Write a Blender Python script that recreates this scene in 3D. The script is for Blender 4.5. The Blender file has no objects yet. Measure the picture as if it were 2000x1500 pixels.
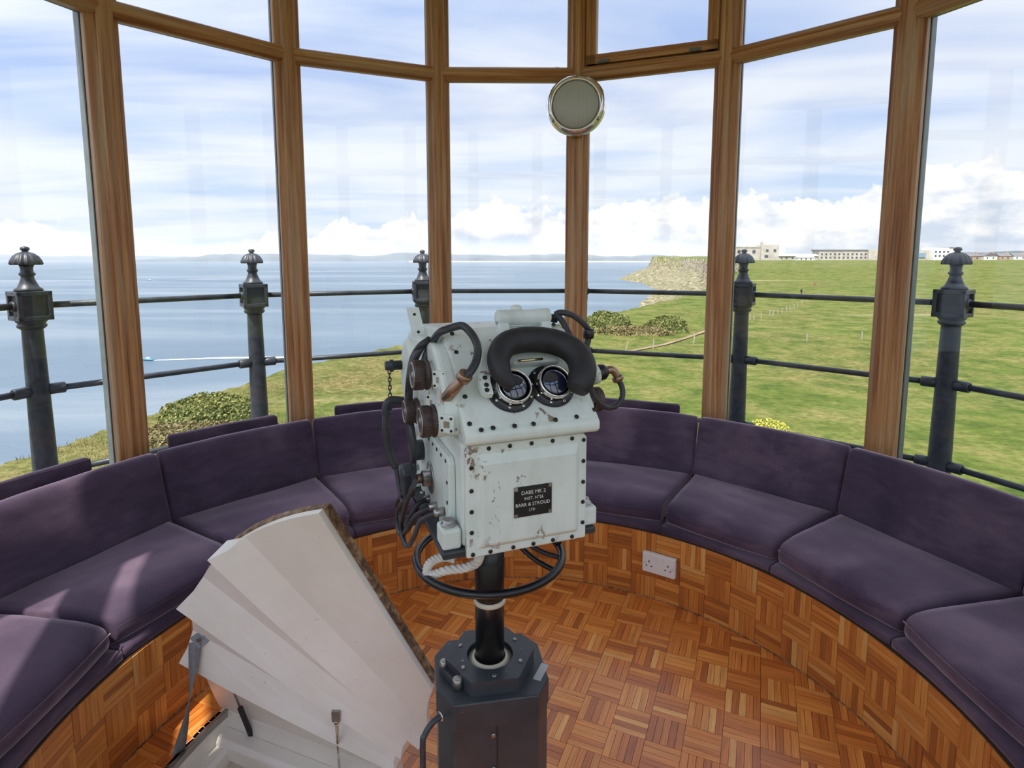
import bpy, bmesh, math, random
import numpy as np
from mathutils import Vector, Matrix, noise

SC = bpy.context.scene
COL = SC.collection
PI = math.pi
random.seed(7)
R = math.radians

# ------------------------------------------------------------------ camera, sky, sun, exposure
PITCH, FPX, PY, EYE = 0.115, 1135.147, 634.86, 1.5      # focal length and principal point in 2000x1500 pixels
cam_d = bpy.data.cameras.new('camera')
cam = bpy.data.objects.new('camera', cam_d)
COL.objects.link(cam)
cam_d.sensor_width = 36.0
cam_d.lens = FPX / 2000 * 36
cam_d.shift_y = (PY - 750) / 2000
cam_d.clip_start, cam_d.clip_end = 0.02, 60000
cam.location = (0, 0, EYE)
cam.rotation_euler = (PI / 2 - PITCH, 0, 0)
SC.camera = cam

SUN_AZ, SUN_EL = 209.0, 62.0        # azimuth clockwise from +Y (the view direction), elevation
sun_d = bpy.data.lights.new('sun', 'SUN')
sun_d.energy = 4.2
sun_d.angle = R(0.6)
sun_d.color = (1.0, 0.94, 0.85)
sun = bpy.data.objects.new('sun', sun_d)
COL.objects.link(sun)
sun.location = (-6, -10, 20)
_ts = Vector((math.sin(R(SUN_AZ)) * math.cos(R(SUN_EL)), math.cos(R(SUN_AZ)) * math.cos(R(SUN_EL)), math.sin(R(SUN_EL))))
sun.rotation_euler = _ts.to_track_quat('Z', 'Y').to_euler()

world = bpy.data.worlds.new('sky')
SC.world = world
world.use_nodes = True
SC.view_settings.view_transform = 'Standard'
SC.view_settings.look = 'None'
SC.view_settings.exposure = 0.75
SC.view_settings.gamma = 1.0
SC.view_settings.use_curve_mapping = False
SC.cycles.max_bounces = 10
SC.cycles.transparent_max_bounces = 24
SC.cycles.volume_bounces = 1
SC.cycles.sample_clamp_indirect = 6.0
SC.cycles.caustics_reflective = False
SC.cycles.caustics_refractive = False


class NT:
    """small helper for node trees"""
    def __init__(s, tree):
        s.t = tree
        s.n = tree.nodes
        s.l = tree.links
        s.n.clear()

    def add(s, typ, ins=None, **props):
        nd = s.n.new(typ)
        for k, v in props.items():
            setattr(nd, k, v)
        for k, v in (ins or {}).items():
            if isinstance(v, (bpy.types.NodeSocket,)):
                s.l.new(v, nd.inputs[k])
            else:
                nd.inputs[k].default_value = v
        return nd

    def math(s, op, a, b=0.0, c=None, clamp=False):
        nd = s.n.new('ShaderNodeMath')
        nd.operation = op
        nd.use_clamp = clamp
        for i, v in enumerate((a, b, c)):
            if v is None:
                continue
            if isinstance(v, bpy.types.NodeSocket):
                s.l.new(v, nd.inputs[i])
            else:
                nd.inputs[i].default_value = v
        return nd.outputs[0]

    def mix(s, fac, a, b, blend='MIX'):
        nd = s.n.new('ShaderNodeMix')
        nd.data_type = 'RGBA'
        nd.blend_type = blend
        for i, v in ((0, fac), (6, a), (7, b)):
            if isinstance(v, bpy.types.NodeSocket):
                s.l.new(v, nd.inputs[i])
            else:
                nd.inputs[i].default_value = v if i == 0 else (*v[:3], 1)
        return nd.outputs[2]

    def ramp(s, fac, stops):
        nd = s.n.new('ShaderNodeValToRGB')
        cr = nd.color_ramp
        while len(cr.elements) < len(stops):
            cr.elements.new(0.5)
        for e, (p, c) in zip(cr.elements, stops):
            e.position = p
            e.color = (*c[:3], 1) if hasattr(c, '__len__') else (c, c, c, 1)
        s.l.new(fac, nd.inputs[0])
        return nd.outputs[0]

    def noise(s, vec, scale, detail=4, rough=0.55, dist=0.0):
        nd = s.add('ShaderNodeTexNoise', {'Scale': scale, 'Detail': detail, 'Roughness': rough, 'Distortion': dist})
        if vec is not None:
            s.l.new(vec, nd.inputs['Vector'])
        return nd.outputs[0]

    def mapping(s, vec, scale=(1, 1, 1), rot=(0, 0, 0), loc=(0, 0, 0)):
        nd = s.add('ShaderNodeMapping', {'Scale': scale, 'Rotation': rot, 'Location': loc})
        s.l.new(vec, nd.inputs['Vector'])
        return nd.outputs[0]

    def bump(s, h, strength=0.3, dist=0.01):
        nd = s.add('ShaderNodeBump', {'Strength': strength, 'Distance': dist})
        s.l.new(h, nd.inputs['Height'])
        return nd.outputs[0]


# sky: pale blue with high streaky cloud, and a bank of cumulus low over the horizon
def build_sky():
    w = NT(world.node_tree)
    tc = w.add('ShaderNodeTexCoord').outputs['Generated']
    sep = w.add('ShaderNodeSeparateXYZ', {0: tc})
    x, y, z = sep.outputs
    zc = w.math('MAXIMUM', z, 0.0)
    blue = w.ramp(zc, [(0.0, (0.60, 0.70, 0.82)), (0.07, (0.56, 0.69, 0.87)), (0.25, (0.42, 0.54, 0.82)), (0.6, (0.30, 0.44, 0.78))])
    # flat cloud layer: project direction on a plane overhead
    zz = w.math('ADD', zc, 0.09)
    px = w.math('DIVIDE', x, zz)
    py = w.math('DIVIDE', y, zz)
    pl = w.add('ShaderNodeCombineXYZ', {0: px, 1: py, 2: 0.0}).outputs[0]
    m1 = w.mapping(pl, (0.50, 1.2, 1), (0, 0, R(-22)), (3.1, 1.7, 0))
    n1 = w.noise(m1, 0.75, 7, 0.55, 0.7)
    n2 = w.noise(w.mapping(pl, (1.2, 1.0, 1), (0, 0, R(15)), (8.3, 0.4, 0)), 0.55, 3, 0.5)
    cir = w.math('ADD', w.math('MULTIPLY', n1, 0.75), w.math('MULTIPLY', n2, 0.45))
    cirf = w.ramp(cir, [(0.46, 0.0), (0.66, 0.85), (0.8, 0.95)])
    col = w.mix(cirf, blue, (0.84, 0.87, 0.93))
    # cumulus bank
    az = w.math('ARCTAN2', x, y)
    v2 = w.add('ShaderNodeCombineXYZ', {0: w.math('MULTIPLY', az, 1.0), 1: z, 2: 0.0}).outputs[0]
    big = w.noise(w.mapping(v2, (1, 0.4, 1), loc=(1.37, 0.0, 4.0)), 3.6, 2, 0.5)
    puff = w.noise(w.mapping(v2, loc=(0.3, 0.2, 1.0)), 24, 5, 0.55, 0.2)
    top = w.math('ADD', w.math('MULTIPLY', w.math('SUBTRACT', big, 0.5), 0.15), 0.072)
    top = w.math('ADD', top, w.math('MULTIPLY', w.math('SUBTRACT', puff, 0.5), 0.10))
    top = w.math('ADD', top, w.math('MULTIPLY', w.math('SINE', az), 0.048))
    hgt = w.math('DIVIDE', w.math('SUBTRACT', top, z), 0.007, clamp=True)
    low = w.math('DIVIDE', w.math('SUBTRACT', z, 0.002), 0.03, clamp=True)
    shade = w.noise(w.mapping(v2, (1, 1.9, 1), loc=(5.0, 1.2, 0)), 14, 5, 0.55)
    # tops catch the light, bases are grey
    shade = w.math('ADD', shade, w.math('MULTIPLY', w.math('SUBTRACT', 0.045, w.math('SUBTRACT', top, z)), 2.2))
    ccol = w.ramp(shade, [(0.34, (0.60, 0.67, 0.79)), (0.47, (0.90, 0.90, 0.92)), (0.58, (1.10, 1.07, 1.02))])
    cf = w.math('MULTIPLY', w.math('MULTIPLY', hgt, w.math('ADD', w.math('MULTIPLY', low, 0.7), 0.25)), 0.9)
    col = w.mix(cf, col, ccol)
    # added gain: sky brightens smoothly towards the sun behind the camera, lifting the interior
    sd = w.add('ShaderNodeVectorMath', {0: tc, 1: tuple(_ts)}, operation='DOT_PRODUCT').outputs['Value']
    sun_lobe = w.math('POWER', w.math('MULTIPLY', w.math('ADD', sd, 1.0), 0.5, clamp=True), 3.0)
    gain = w.math('ADD', w.math('MULTIPLY', sun_lobe, 1.3), 1.0)
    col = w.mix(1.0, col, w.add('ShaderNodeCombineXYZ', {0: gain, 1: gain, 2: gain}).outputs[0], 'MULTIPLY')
    # below the horizon: dull ground tone
    bel = w.math('MULTIPLY', z, -60.0, clamp=True)
    col = w.mix(bel, col, (0.18, 0.22, 0.20))
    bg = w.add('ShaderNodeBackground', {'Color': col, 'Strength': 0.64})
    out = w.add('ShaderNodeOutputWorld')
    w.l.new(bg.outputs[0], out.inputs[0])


build_sky()

# ------------------------------------------------------------------ materials
MAT = {}


def mat(name):
    m = bpy.data.materials.new(name)
    m.use_nodes = True
    MAT[name] = m
    n = NT(m.node_tree)
    out = n.add('ShaderNodeOutputMaterial')
    p = n.add('ShaderNodeBsdfPrincipled')
    n.l.new(p.outputs[0], out.inputs[0])
    n.out, n.p = out, p
    return n


def setp(n, **kw):
    for k, v in kw.items():
        k = k.replace('_', ' ')
        if isinstance(v, bpy.types.NodeSocket):
            n.l.new(v, n.p.inputs[k])
        elif k == 'Normal':
            n.l.new(v, n.p.inputs[k])
        else:
            n.p.inputs[k].default_value = v if not (hasattr(v, '__len__') and len(v) == 3) else (*v, 1)


def plain(name, col, rough=0.5, metal=0.0, bump=0.0, bscale=60, var=0.12, coat=0.0, spec=0.5):
    n = mat(name)
    tc = n.add('ShaderNodeTexCoord').outputs['Object']
    nz = n.noise(tc, bscale * 0.25, 5)
    dark = [c * (1 - var * 1.6) for c in col]
    lite = [min(1, c * (1 + var)) for c in col]
    setp(n, Base_Color=n.ramp(nz, [(0.3, dark), (0.7, lite)]), Roughness=rough, Metallic=metal)
    n.p.inputs['Specular IOR Level'].default_value = spec
    if coat:
        n.p.inputs['Coat Weight'].default_value = coat
    if bump:
        setp(n, Normal=n.bump(n.noise(tc, bscale, 4), bump, 0.004))
    return n


def m_frame_wood():
    n = mat('frame_wood')
    tc = n.add('ShaderNodeTexCoord').outputs['UV']       # u along the grain in metres, v across
    rnd = n.add('ShaderNodeObjectInfo').outputs['Random']
    off = n.add('ShaderNodeCombineXYZ', {0: n.math('MULTIPLY', rnd, 7.0), 1: n.math('MULTIPLY', rnd, 3.0), 2: 0.0}).outputs[0]
    v = n.add('ShaderNodeVectorMath', {0: tc, 1: off}, operation='ADD').outputs[0]
    a = n.noise(n.mapping(v, (1.2, 45, 1)), 1.0, 5, 0.6, 0.2)
    b = n.noise(n.mapping(v, (0.8, 14, 1), loc=(4, 2, 0)), 1.0, 4, 0.6, 0.4)
    c = n.noise(n.mapping(v, (14, 220, 1)), 1.0, 3, 0.6)
    base = n.ramp(a, [(0.30, (0.20, 0.070, 0.024)), (0.44, (0.47, 0.20, 0.066)), (0.56, (0.64, 0.335, 0.130)), (0.70, (0.72, 0.51, 0.29))])
    grey = n.ramp(b, [(0.50, 0.0), (0.68, 0.75)])
    base = n.mix(grey, base, (0.58, 0.43, 0.28))
    base = n.mix(n.math('MULTIPLY', c, 0.35), base, (0.12, 0.05, 0.02), 'MULTIPLY')
    setp(n, Base_Color=base, Roughness=0.45, Normal=n.bump(n.math('ADD', a, c), 0.25, 0.003))


def m_parquet(name, tint, rough):
    n = mat(name)
    uv = n.add('ShaderNodeTexCoord').outputs['UV']
    r1 = n.add('ShaderNodeObjectInfo').outputs['Random']
    r2 = n.add('ShaderNodeNewGeometry').outputs['Random Per Island']
    rr = n.math('FRACT', n.math('ADD', n.math('MULTIPLY', r1, 7.31), n.math('MULTIPLY', r2, 13.7)))
    off = n.add('ShaderNodeCombineXYZ', {0: n.math('MULTIPLY', rr, 9.0), 1: n.math('MULTIPLY', rr, 31.0), 2: 0.0}).outputs[0]
    v = n.add('ShaderNodeVectorMath', {0: uv, 1: off}, operation='ADD').outputs[0]
    a = n.noise(n.mapping(v, (6, 120, 1)), 1.0, 5, 0.6, 0.3)
    base = n.ramp(rr, [(0.0, (0.42, 0.112, 0.022)), (0.25, (0.60, 0.170, 0.028)), (0.5, (0.74, 0.235, 0.040)), (0.72, (0.82, 0.310, 0.062)), (0.9, (0.65, 0.19, 0.032)), (1.0, (0.88, 0.41, 0.11))])
    base = n.mix(1.0, base, tint, 'MULTIPLY')
    g = n.ramp(a, [(0.3, 0.62), (0.5, 0.9), (0.7, 1.12)])
    base = n.mix(1.0, base, g, 'MULTIPLY')
    setp(n, Base_Color=base, Roughness=n.math('ADD', n.math('MULTIPLY', a, 0.12), rough), Normal=n.bump(a, 0.06, 0.002))
    n.p.inputs['Coat Weight'].default_value = 0.28
    n.p.inputs['Coat Roughness'].default_value = 0.20


def m_velvet():
    n = mat('velvet')
    g = n.add('ShaderNodeNewGeometry')
    pos = g.outputs['Position']
    tc = n.add('ShaderNodeTexCoord').outputs['Object']
    a = n.noise(pos, 2.3, 4, 0.5, 0.4)
    b = n.noise(n.mapping(pos, (1, 1, 3.0), loc=(3, 1, 0)), 8, 3, 0.5, 0.6)
    c = n.noise(tc, 420, 3, 0.6)
    f = n.math('ADD', n.math('MULTIPLY', a, 0.78), n.math('MULTIPLY', b, 0.22))
    base = n.ramp(f, [(0.36, (0.054, 0.038, 0.064)), (0.5, (0.090, 0.062, 0.098)), (0.64, (0.165, 0.116, 0.158))])
    base = n.mix(0.35, base, n.ramp(c, [(0.3, 0.35), (0.7, 1.25)]), 'MULTIPLY')
    setp(n, Base_Color=base, Roughness=0.95, Normal=n.bump(c, 0.25, 0.002))
    n.p.inputs['Specular IOR Level'].default_value = 0.1
    n.p.inputs['Sheen Weight'].default_value = 1.0
    n.p.inputs['Sheen Roughness'].default_value = 0.34
    n.p.inputs['Sheen Tint'].default_value = (0.90, 0.70, 0.80, 1)


def m_sight_paint():
    n = mat('sight_paint')
    tc = n.add('ShaderNodeTexCoord').outputs['Object']
    a = n.noise(tc, 14, 5, 0.6)
    ch = n.noise(n.mapping(tc, (1, 1, 0.7)), 34, 5, 0.65, 0.4)
    ch2 = n.noise(n.mapping(tc, loc=(4, 7, 1)), 9, 2, 0.5)
    base = n.ramp(a, [(0.3, (0.64, 0.70, 0.645)), (0.7, (0.77, 0.815, 0.755))])
    msk = n.math('MULTIPLY', n.ramp(ch, [(0.60, 0.0), (0.625, 1.0)]), n.ramp(ch2, [(0.50, 0.0), (0.56, 1.0)]))
    base = n.mix(msk, base, (0.25, 0.18, 0.14))
    st = n.noise(n.mapping(tc, (3, 3, 0.6)), 9, 4, 0.6)
    base = n.mix(n.math('MULTIPLY', n.ramp(st, [(0.5, 0.0), (0.75, 0.5)]), 0.6), base, (0.42, 0.42, 0.30))
    setp(n, Base_Color=base, Roughness=0.42, Normal=n.bump(n.math('SUBTRACT', n.math('MULTIPLY', a, 0.3), msk), 0.25, 0.002))


def m_pedestal():
    n = mat('pedestal_paint')
    tc = n.add('ShaderNodeTexCoord').outputs['Object']
    a = n.noise(tc, 10, 5, 0.6)
    ch = n.noise(tc, 55, 4, 0.6)
    base = n.ramp(a, [(0.3, (0.024, 0.028, 0.034)), (0.7, (0.048, 0.053, 0.060))])
    base = n.mix(n.ramp(ch, [(0.70, 0.0), (0.73, 1.0)]), base, (0.35, 0.33, 0.30))
    setp(n, Base_Color=base, Roughness=0.38)


def m_white():
    n = mat('white_paint')
    tc = n.add('ShaderNodeTexCoord').outputs['Object']
    a = n.noise(tc, 5, 5, 0.6)
    b = n.noise(n.mapping(tc, (2, 2, 2), loc=(3, 1, 2)), 26, 5, 0.62)
    base = n.ramp(a, [(0.3, (0.82, 0.765, 0.665)), (0.7, (0.91, 0.865, 0.775))])
    base = n.mix(n.ramp(b, [(0.70, 0.0), (0.74, 0.8)]), base, (0.45, 0.41, 0.36))
    setp(n, Base_Color=base, Roughness=0.4, Normal=n.bump(n.noise(tc, 60, 3), 0.08, 0.003))


def m_ply_edge():
    n = mat('lid_edge_wood')
    tc = n.add('ShaderNodeTexCoord').outputs['Object']
    a = n.noise(n.mapping(tc, (1, 1, 1)), 45, 5, 0.65, 0.4)
    base = n.ramp(a, [(0.35, (0.06, 0.030, 0.014)), (0.52, (0.22, 0.12, 0.055)), (0.66, (0.42, 0.30, 0.19))])
    setp(n, Base_Color=base, Roughness=0.7, Normal=n.bump(a, 0.5, 0.004))


def m_glass():
    n = mat('window_glass')
    lw = n.add('ShaderNodeLayerWeight', {'Blend': 0.5}).outputs['Facing']
    f5 = n.math('POWER', lw, 5.0)
    fr = n.math('ADD', n.math('MULTIPLY', f5, 0.45), 0.022)
    tr = n.add('ShaderNodeBsdfTransparent', {'Color': (0.985, 0.99, 0.988, 1)})
    gl = n.add('ShaderNodeBsdfGlossy', {'Color': (1, 1, 1, 1), 'Roughness': 0.0})
    mx = n.add('ShaderNodeMixShader')
    n.l.new(fr, mx.inputs[0])
    n.l.new(tr.outputs[0], mx.inputs[1])
    n.l.new(gl.outputs[0], mx.inputs[2])
    n.n.remove(n.p)
    n.l.new(mx.outputs[0], n.out.inputs[0])


def m_lens():
    n = mat('lens_glass')
    setp(n, Base_Color=(0.012, 0.02, 0.045), Roughness=0.03)
    n.p.inputs['Coat Weight'].default_value = 1.0
    n.p.inputs['Coat Roughness'].default_value = 0.0
    n.p.inputs['Specular IOR Level'].default_value = 0.9


def m_frosted():
    n = mat('frosted_glass')
    tc = n.add('ShaderNodeTexCoord').outputs['Object']
    wv = n.add('ShaderNodeTexWave', {'Scale': 14.0, 'Distortion': 0.0}, wave_type='BANDS', bands_direction='X')
    n.l.new(tc, wv.inputs['Vector'])
    setp(n, Base_Color=(0.52, 0.55, 0.53), Roughness=0.30, Normal=n.bump(wv.outputs[1], 0.25, 0.004))
    n.p.inputs['Transmission Weight'].default_value = 0.0


def m_ground():
    n = mat('grass_ground')
    g = n.add('ShaderNodeNewGeometry')
    pos = g.outputs['Position']
    nz = n.add('ShaderNodeSeparateXYZ', {0: g.outputs['True Normal']}).outputs[2]
    P = n.add('ShaderNodeSeparateXYZ', {0: pos})
    a = n.noise(pos, 0.035, 5, 0.6, 0.4)
    b = n.noise(n.mapping(pos, loc=(31, 7, 0)), 0.28, 6, 0.65, 0.3)
    c = n.noise(pos, 1.6, 5, 0.7)
    d = n.noise(n.mapping(pos, (0.35, 2.2, 1), loc=(9, 3, 0)), 0.022, 4, 0.6, 0.8)
    green = n.ramp(b, [(0.30, (0.052, 0.086, 0.016)), (0.50, (0.118, 0.152, 0.030)), (0.68, (0.205, 0.205, 0.058))])
    dry = n.ramp(c, [(0.3, (0.105, 0.080, 0.028)), (0.7, (0.29, 0.235, 0.105))])
    # rough dry growth towards the cliff edge on the west side
    west = n.math('MULTIPLY', n.math('ADD', P.outputs[0], 2.0), -0.06, clamp=True)
    dm = n.math('ADD', n.math('MULTIPLY', n.math('SUBTRACT', a, 0.40), 2.2), n.math('MULTIPLY', west, 0.50))
    dm = n.math('ADD', dm, n.math('MULTIPLY', n.math('SUBTRACT', b, 0.5), 1.9), clamp=True)
    grass = n.mix(n.math('MULTIPLY', dm, 0.75), green, dry)
    grass = n.mix(n.ramp(d, [(0.62, 0.0), (0.68, 0.55)]), grass, (0.36, 0.31, 0.17))
    grass = n.mix(0.55, grass, n.ramp(c, [(0.28, 0.35), (0.6, 1.15)]), 'MULTIPLY')
    rv = n.mapping(pos, (0.10, 0.10, 0.5))
    rk = n.noise(rv, 1.0, 7, 0.65, 0.5)
    rk2 = n.noise(pos, 0.16, 6, 0.7)
    rock = n.ramp(n.math('ADD', n.math('MULTIPLY', rk, 0.55), n.math('MULTIPLY', rk2, 0.45)), [(0.38, (0.07, 0.065, 0.040)), (0.48, (0.20, 0.17, 0.115)), (0.60, (0.42, 0.365, 0.27))])
    rf = n.math('ADD', n.math('MULTIPLY', n.math('SUBTRACT', 0.90, nz), 5.0), n.math('MULTIPLY', n.math('SUBTRACT', rk2, 0.52), 3.0), clamp=True)
    below = n.math('MULTIPLY', n.math('ADD', P.outputs[2], 14.5), -0.22, clamp=True)
    rf = n.math('MAXIMUM', rf, n.math('MULTIPLY', below, n.ramp(rk2, [(0.40, 0.0), (0.52, 1.0)])))
    colr = n.mix(rf, grass, rock)
    setp(n, Base_Color=colr, Roughness=0.95, Normal=n.bump(n.math('ADD', c, n.math('MULTIPLY', b, 2.0)), 0.8, 0.45))
    n.p.inputs['Specular IOR Level'].default_value = 0.1


def m_sea():
    n = mat('sea_water')
    pos = n.add('ShaderNodeNewGeometry').outputs['Position']
    a = n.noise(n.mapping(pos, (1, 2.4, 1)), 0.05, 6, 0.7)
    st = n.noise(n.mapping(pos, (0.0011, 0.0045, 1), (0, 0, R(12))), 1.0, 5, 0.6, 1.2)
    base = n.ramp(st, [(0.36, (0.078, 0.122, 0.165)), (0.52, (0.106, 0.152, 0.195)), (0.66, (0.190, 0.228, 0.258))])
    setp(n, Base_Color=base, Roughness=0.32, Normal=n.bump(a, 0.9, 1.2))
    n.p.inputs['IOR'].default_value = 1.33


def m_foliage(name, c1, c2, c3):
    n = mat(name)
    r = n.add('ShaderNodeNewGeometry').outputs['Random Per Island']
    setp(n, Base_Color=n.ramp(r, [(0.0, c1), (0.6, c2), (1.0, c3)]), Roughness=0.8)


def m_building():
    n = mat('pale_stone')
    pos = n.add('ShaderNodeNewGeometry').outputs['Position']
    a = n.noise(pos, 0.25, 5, 0.65)
    setp(n, Base_Color=n.ramp(a, [(0.3, (0.36, 0.32, 0.27)), (0.7, (0.56, 0.52, 0.45))]), Roughness=0.9)


m_frame_wood()
m_parquet('parquet_floor', (1.0, 1.0, 1.0), 0.26)
m_parquet('parquet_wall', (0.88, 1.02, 1.15), 0.34)
m_velvet(); m_sight_paint(); m_pedestal(); m_white(); m_ply_edge(); m_glass(); m_lens(); m_frosted(); m_ground(); m_sea(); m_building()
m_foliage('gorse_leaf', (0.07, 0.10, 0.02), (0.16, 0.18, 0.045), (0.28, 0.27, 0.08))
m_foliage('bramble_leaf', (0.10, 0.07, 0.03), (0.19, 0.17, 0.06), (0.30, 0.24, 0.11))
m_foliage('yellow_flower', (0.20, 0.24, 0.05), (0.40, 0.38, 0.06), (0.70, 0.62, 0.10))
plain('iron_black', (0.036, 0.042, 0.052), 0.42, 0.0, 0.25, 90, 0.3)
plain('glazing_metal', (0.17, 0.20, 0.20), 0.45, 0.3, 0.1, 80)
plain('black_enamel', (0.010, 0.010, 0.012), 0.30, 0, 0, 60, 0.2, 0.0)
plain('black_rubber', (0.020, 0.019, 0.022), 0.62, 0, 0.15, 120, 0.3)
plain('cable_rubber', (0.040, 0.042, 0.047), 0.50, 0, 0.12, 120, 0.3)
plain('knob_brown', (0.085, 0.060, 0.052), 0.45, 0.35, 0.5, 260, 0.35)
plain('brass_worn', (0.36, 0.24, 0.17), 0.30, 0.8, 0.1, 60, 0.25)
plain('steel_worn', (0.42, 0.40, 0.37), 0.34, 0.9, 0.1, 90, 0.25)
plain('chrome', (0.80, 0.78, 0.74), 0.10, 1.0, 0, 60, 0.05)
plain('lamp_rim', (0.95, 0.93, 0.90), 0.14, 0.9, 0, 60, 0.04)
plain('dark_hole', (0.012, 0.012, 0.011), 0.6, 0, 0, 60, 0.2)
plain('cream_paint', (0.62, 0.56, 0.42), 0.4, 0, 0, 60, 0.1)
plain('rope_fibre', (0.74, 0.70, 0.62), 0.85, 0, 0.4, 200, 0.12)
plain('grey_webbing', (0.22, 0.23, 0.235), 0.7, 0, 0.2, 220, 0.12)
plain('socket_plastic', (0.78, 0.77, 0.74), 0.28, 0, 0, 60, 0.02)
plain('plate_black', (0.018, 0.017, 0.017), 0.4, 0, 0, 60, 0.4)
plain('letter_white', (0.72, 0.70, 0.66), 0.5, 0, 0, 60, 0.05)
plain('tape_grey', (0.40, 0.41, 0.41), 0.4, 0.3, 0.1, 60, 0.1)
plain('sealant_dark', (0.05, 0.05, 0.048), 0.7, 0, 0.2, 80, 0.2)
plain('joint_dark', (0.045, 0.020, 0.008), 0.7, 0, 0, 60, 0.2)
plain('ceiling_paint', (0.86, 0.85, 0.82), 0.6, 0, 0, 40, 0.05)
plain('tower_render', (0.70, 0.68, 0.62), 0.8, 0, 0.1, 20, 0.06)
plain('deck_lead', (0.16, 0.17, 0.18), 0.6, 0.2, 0.1, 30, 0.15)
plain('brass_rod', (0.70, 0.58, 0.25), 0.25, 1.0, 0, 60, 0.1)
plain('far_land', (0.085, 0.11, 0.12), 0.95, 0, 0, 0.01, 0.3)
plain('beach_sand', (0.62, 0.52, 0.38), 0.95, 0, 0, 0.02, 0.1)
plain('slate_roof', (0.16, 0.15, 0.15), 0.8, 0, 0, 4, 0.2)
plain('white_wall', (0.74, 0.74, 0.72), 0.8, 0, 0, 4, 0.04)
plain('dark_window', (0.06, 0.07, 0.085), 0.25, 0, 0, 4, 0.1)
plain('blue_cladding', (0.20, 0.30, 0.40), 0.5, 0, 0, 4, 0.1)
plain('brick_wall', (0.42, 0.29, 0.22), 0.9, 0, 0, 3, 0.15)
plain('post_timber', (0.36, 0.32, 0.25), 0.9, 0, 0, 20, 0.1)
plain('boat_white', (0.85, 0.85, 0.85), 0.35, 0, 0, 10, 0.02)
plain('boat_blue', (0.05, 0.28, 0.36), 0.4, 0, 0, 10, 0.05)
plain('foam', (0.88, 0.90, 0.92), 0.7, 0, 0, 0.5, 0.05)
plain('path_earth', (0.24, 0.175, 0.105), 0.95, 0, 0, 1.2, 0.2)
plain('cloth_dark', (0.03, 0.03, 0.05), 0.9)
plain('cloth_red', (0.35, 0.12, 0.10), 0.9)


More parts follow.
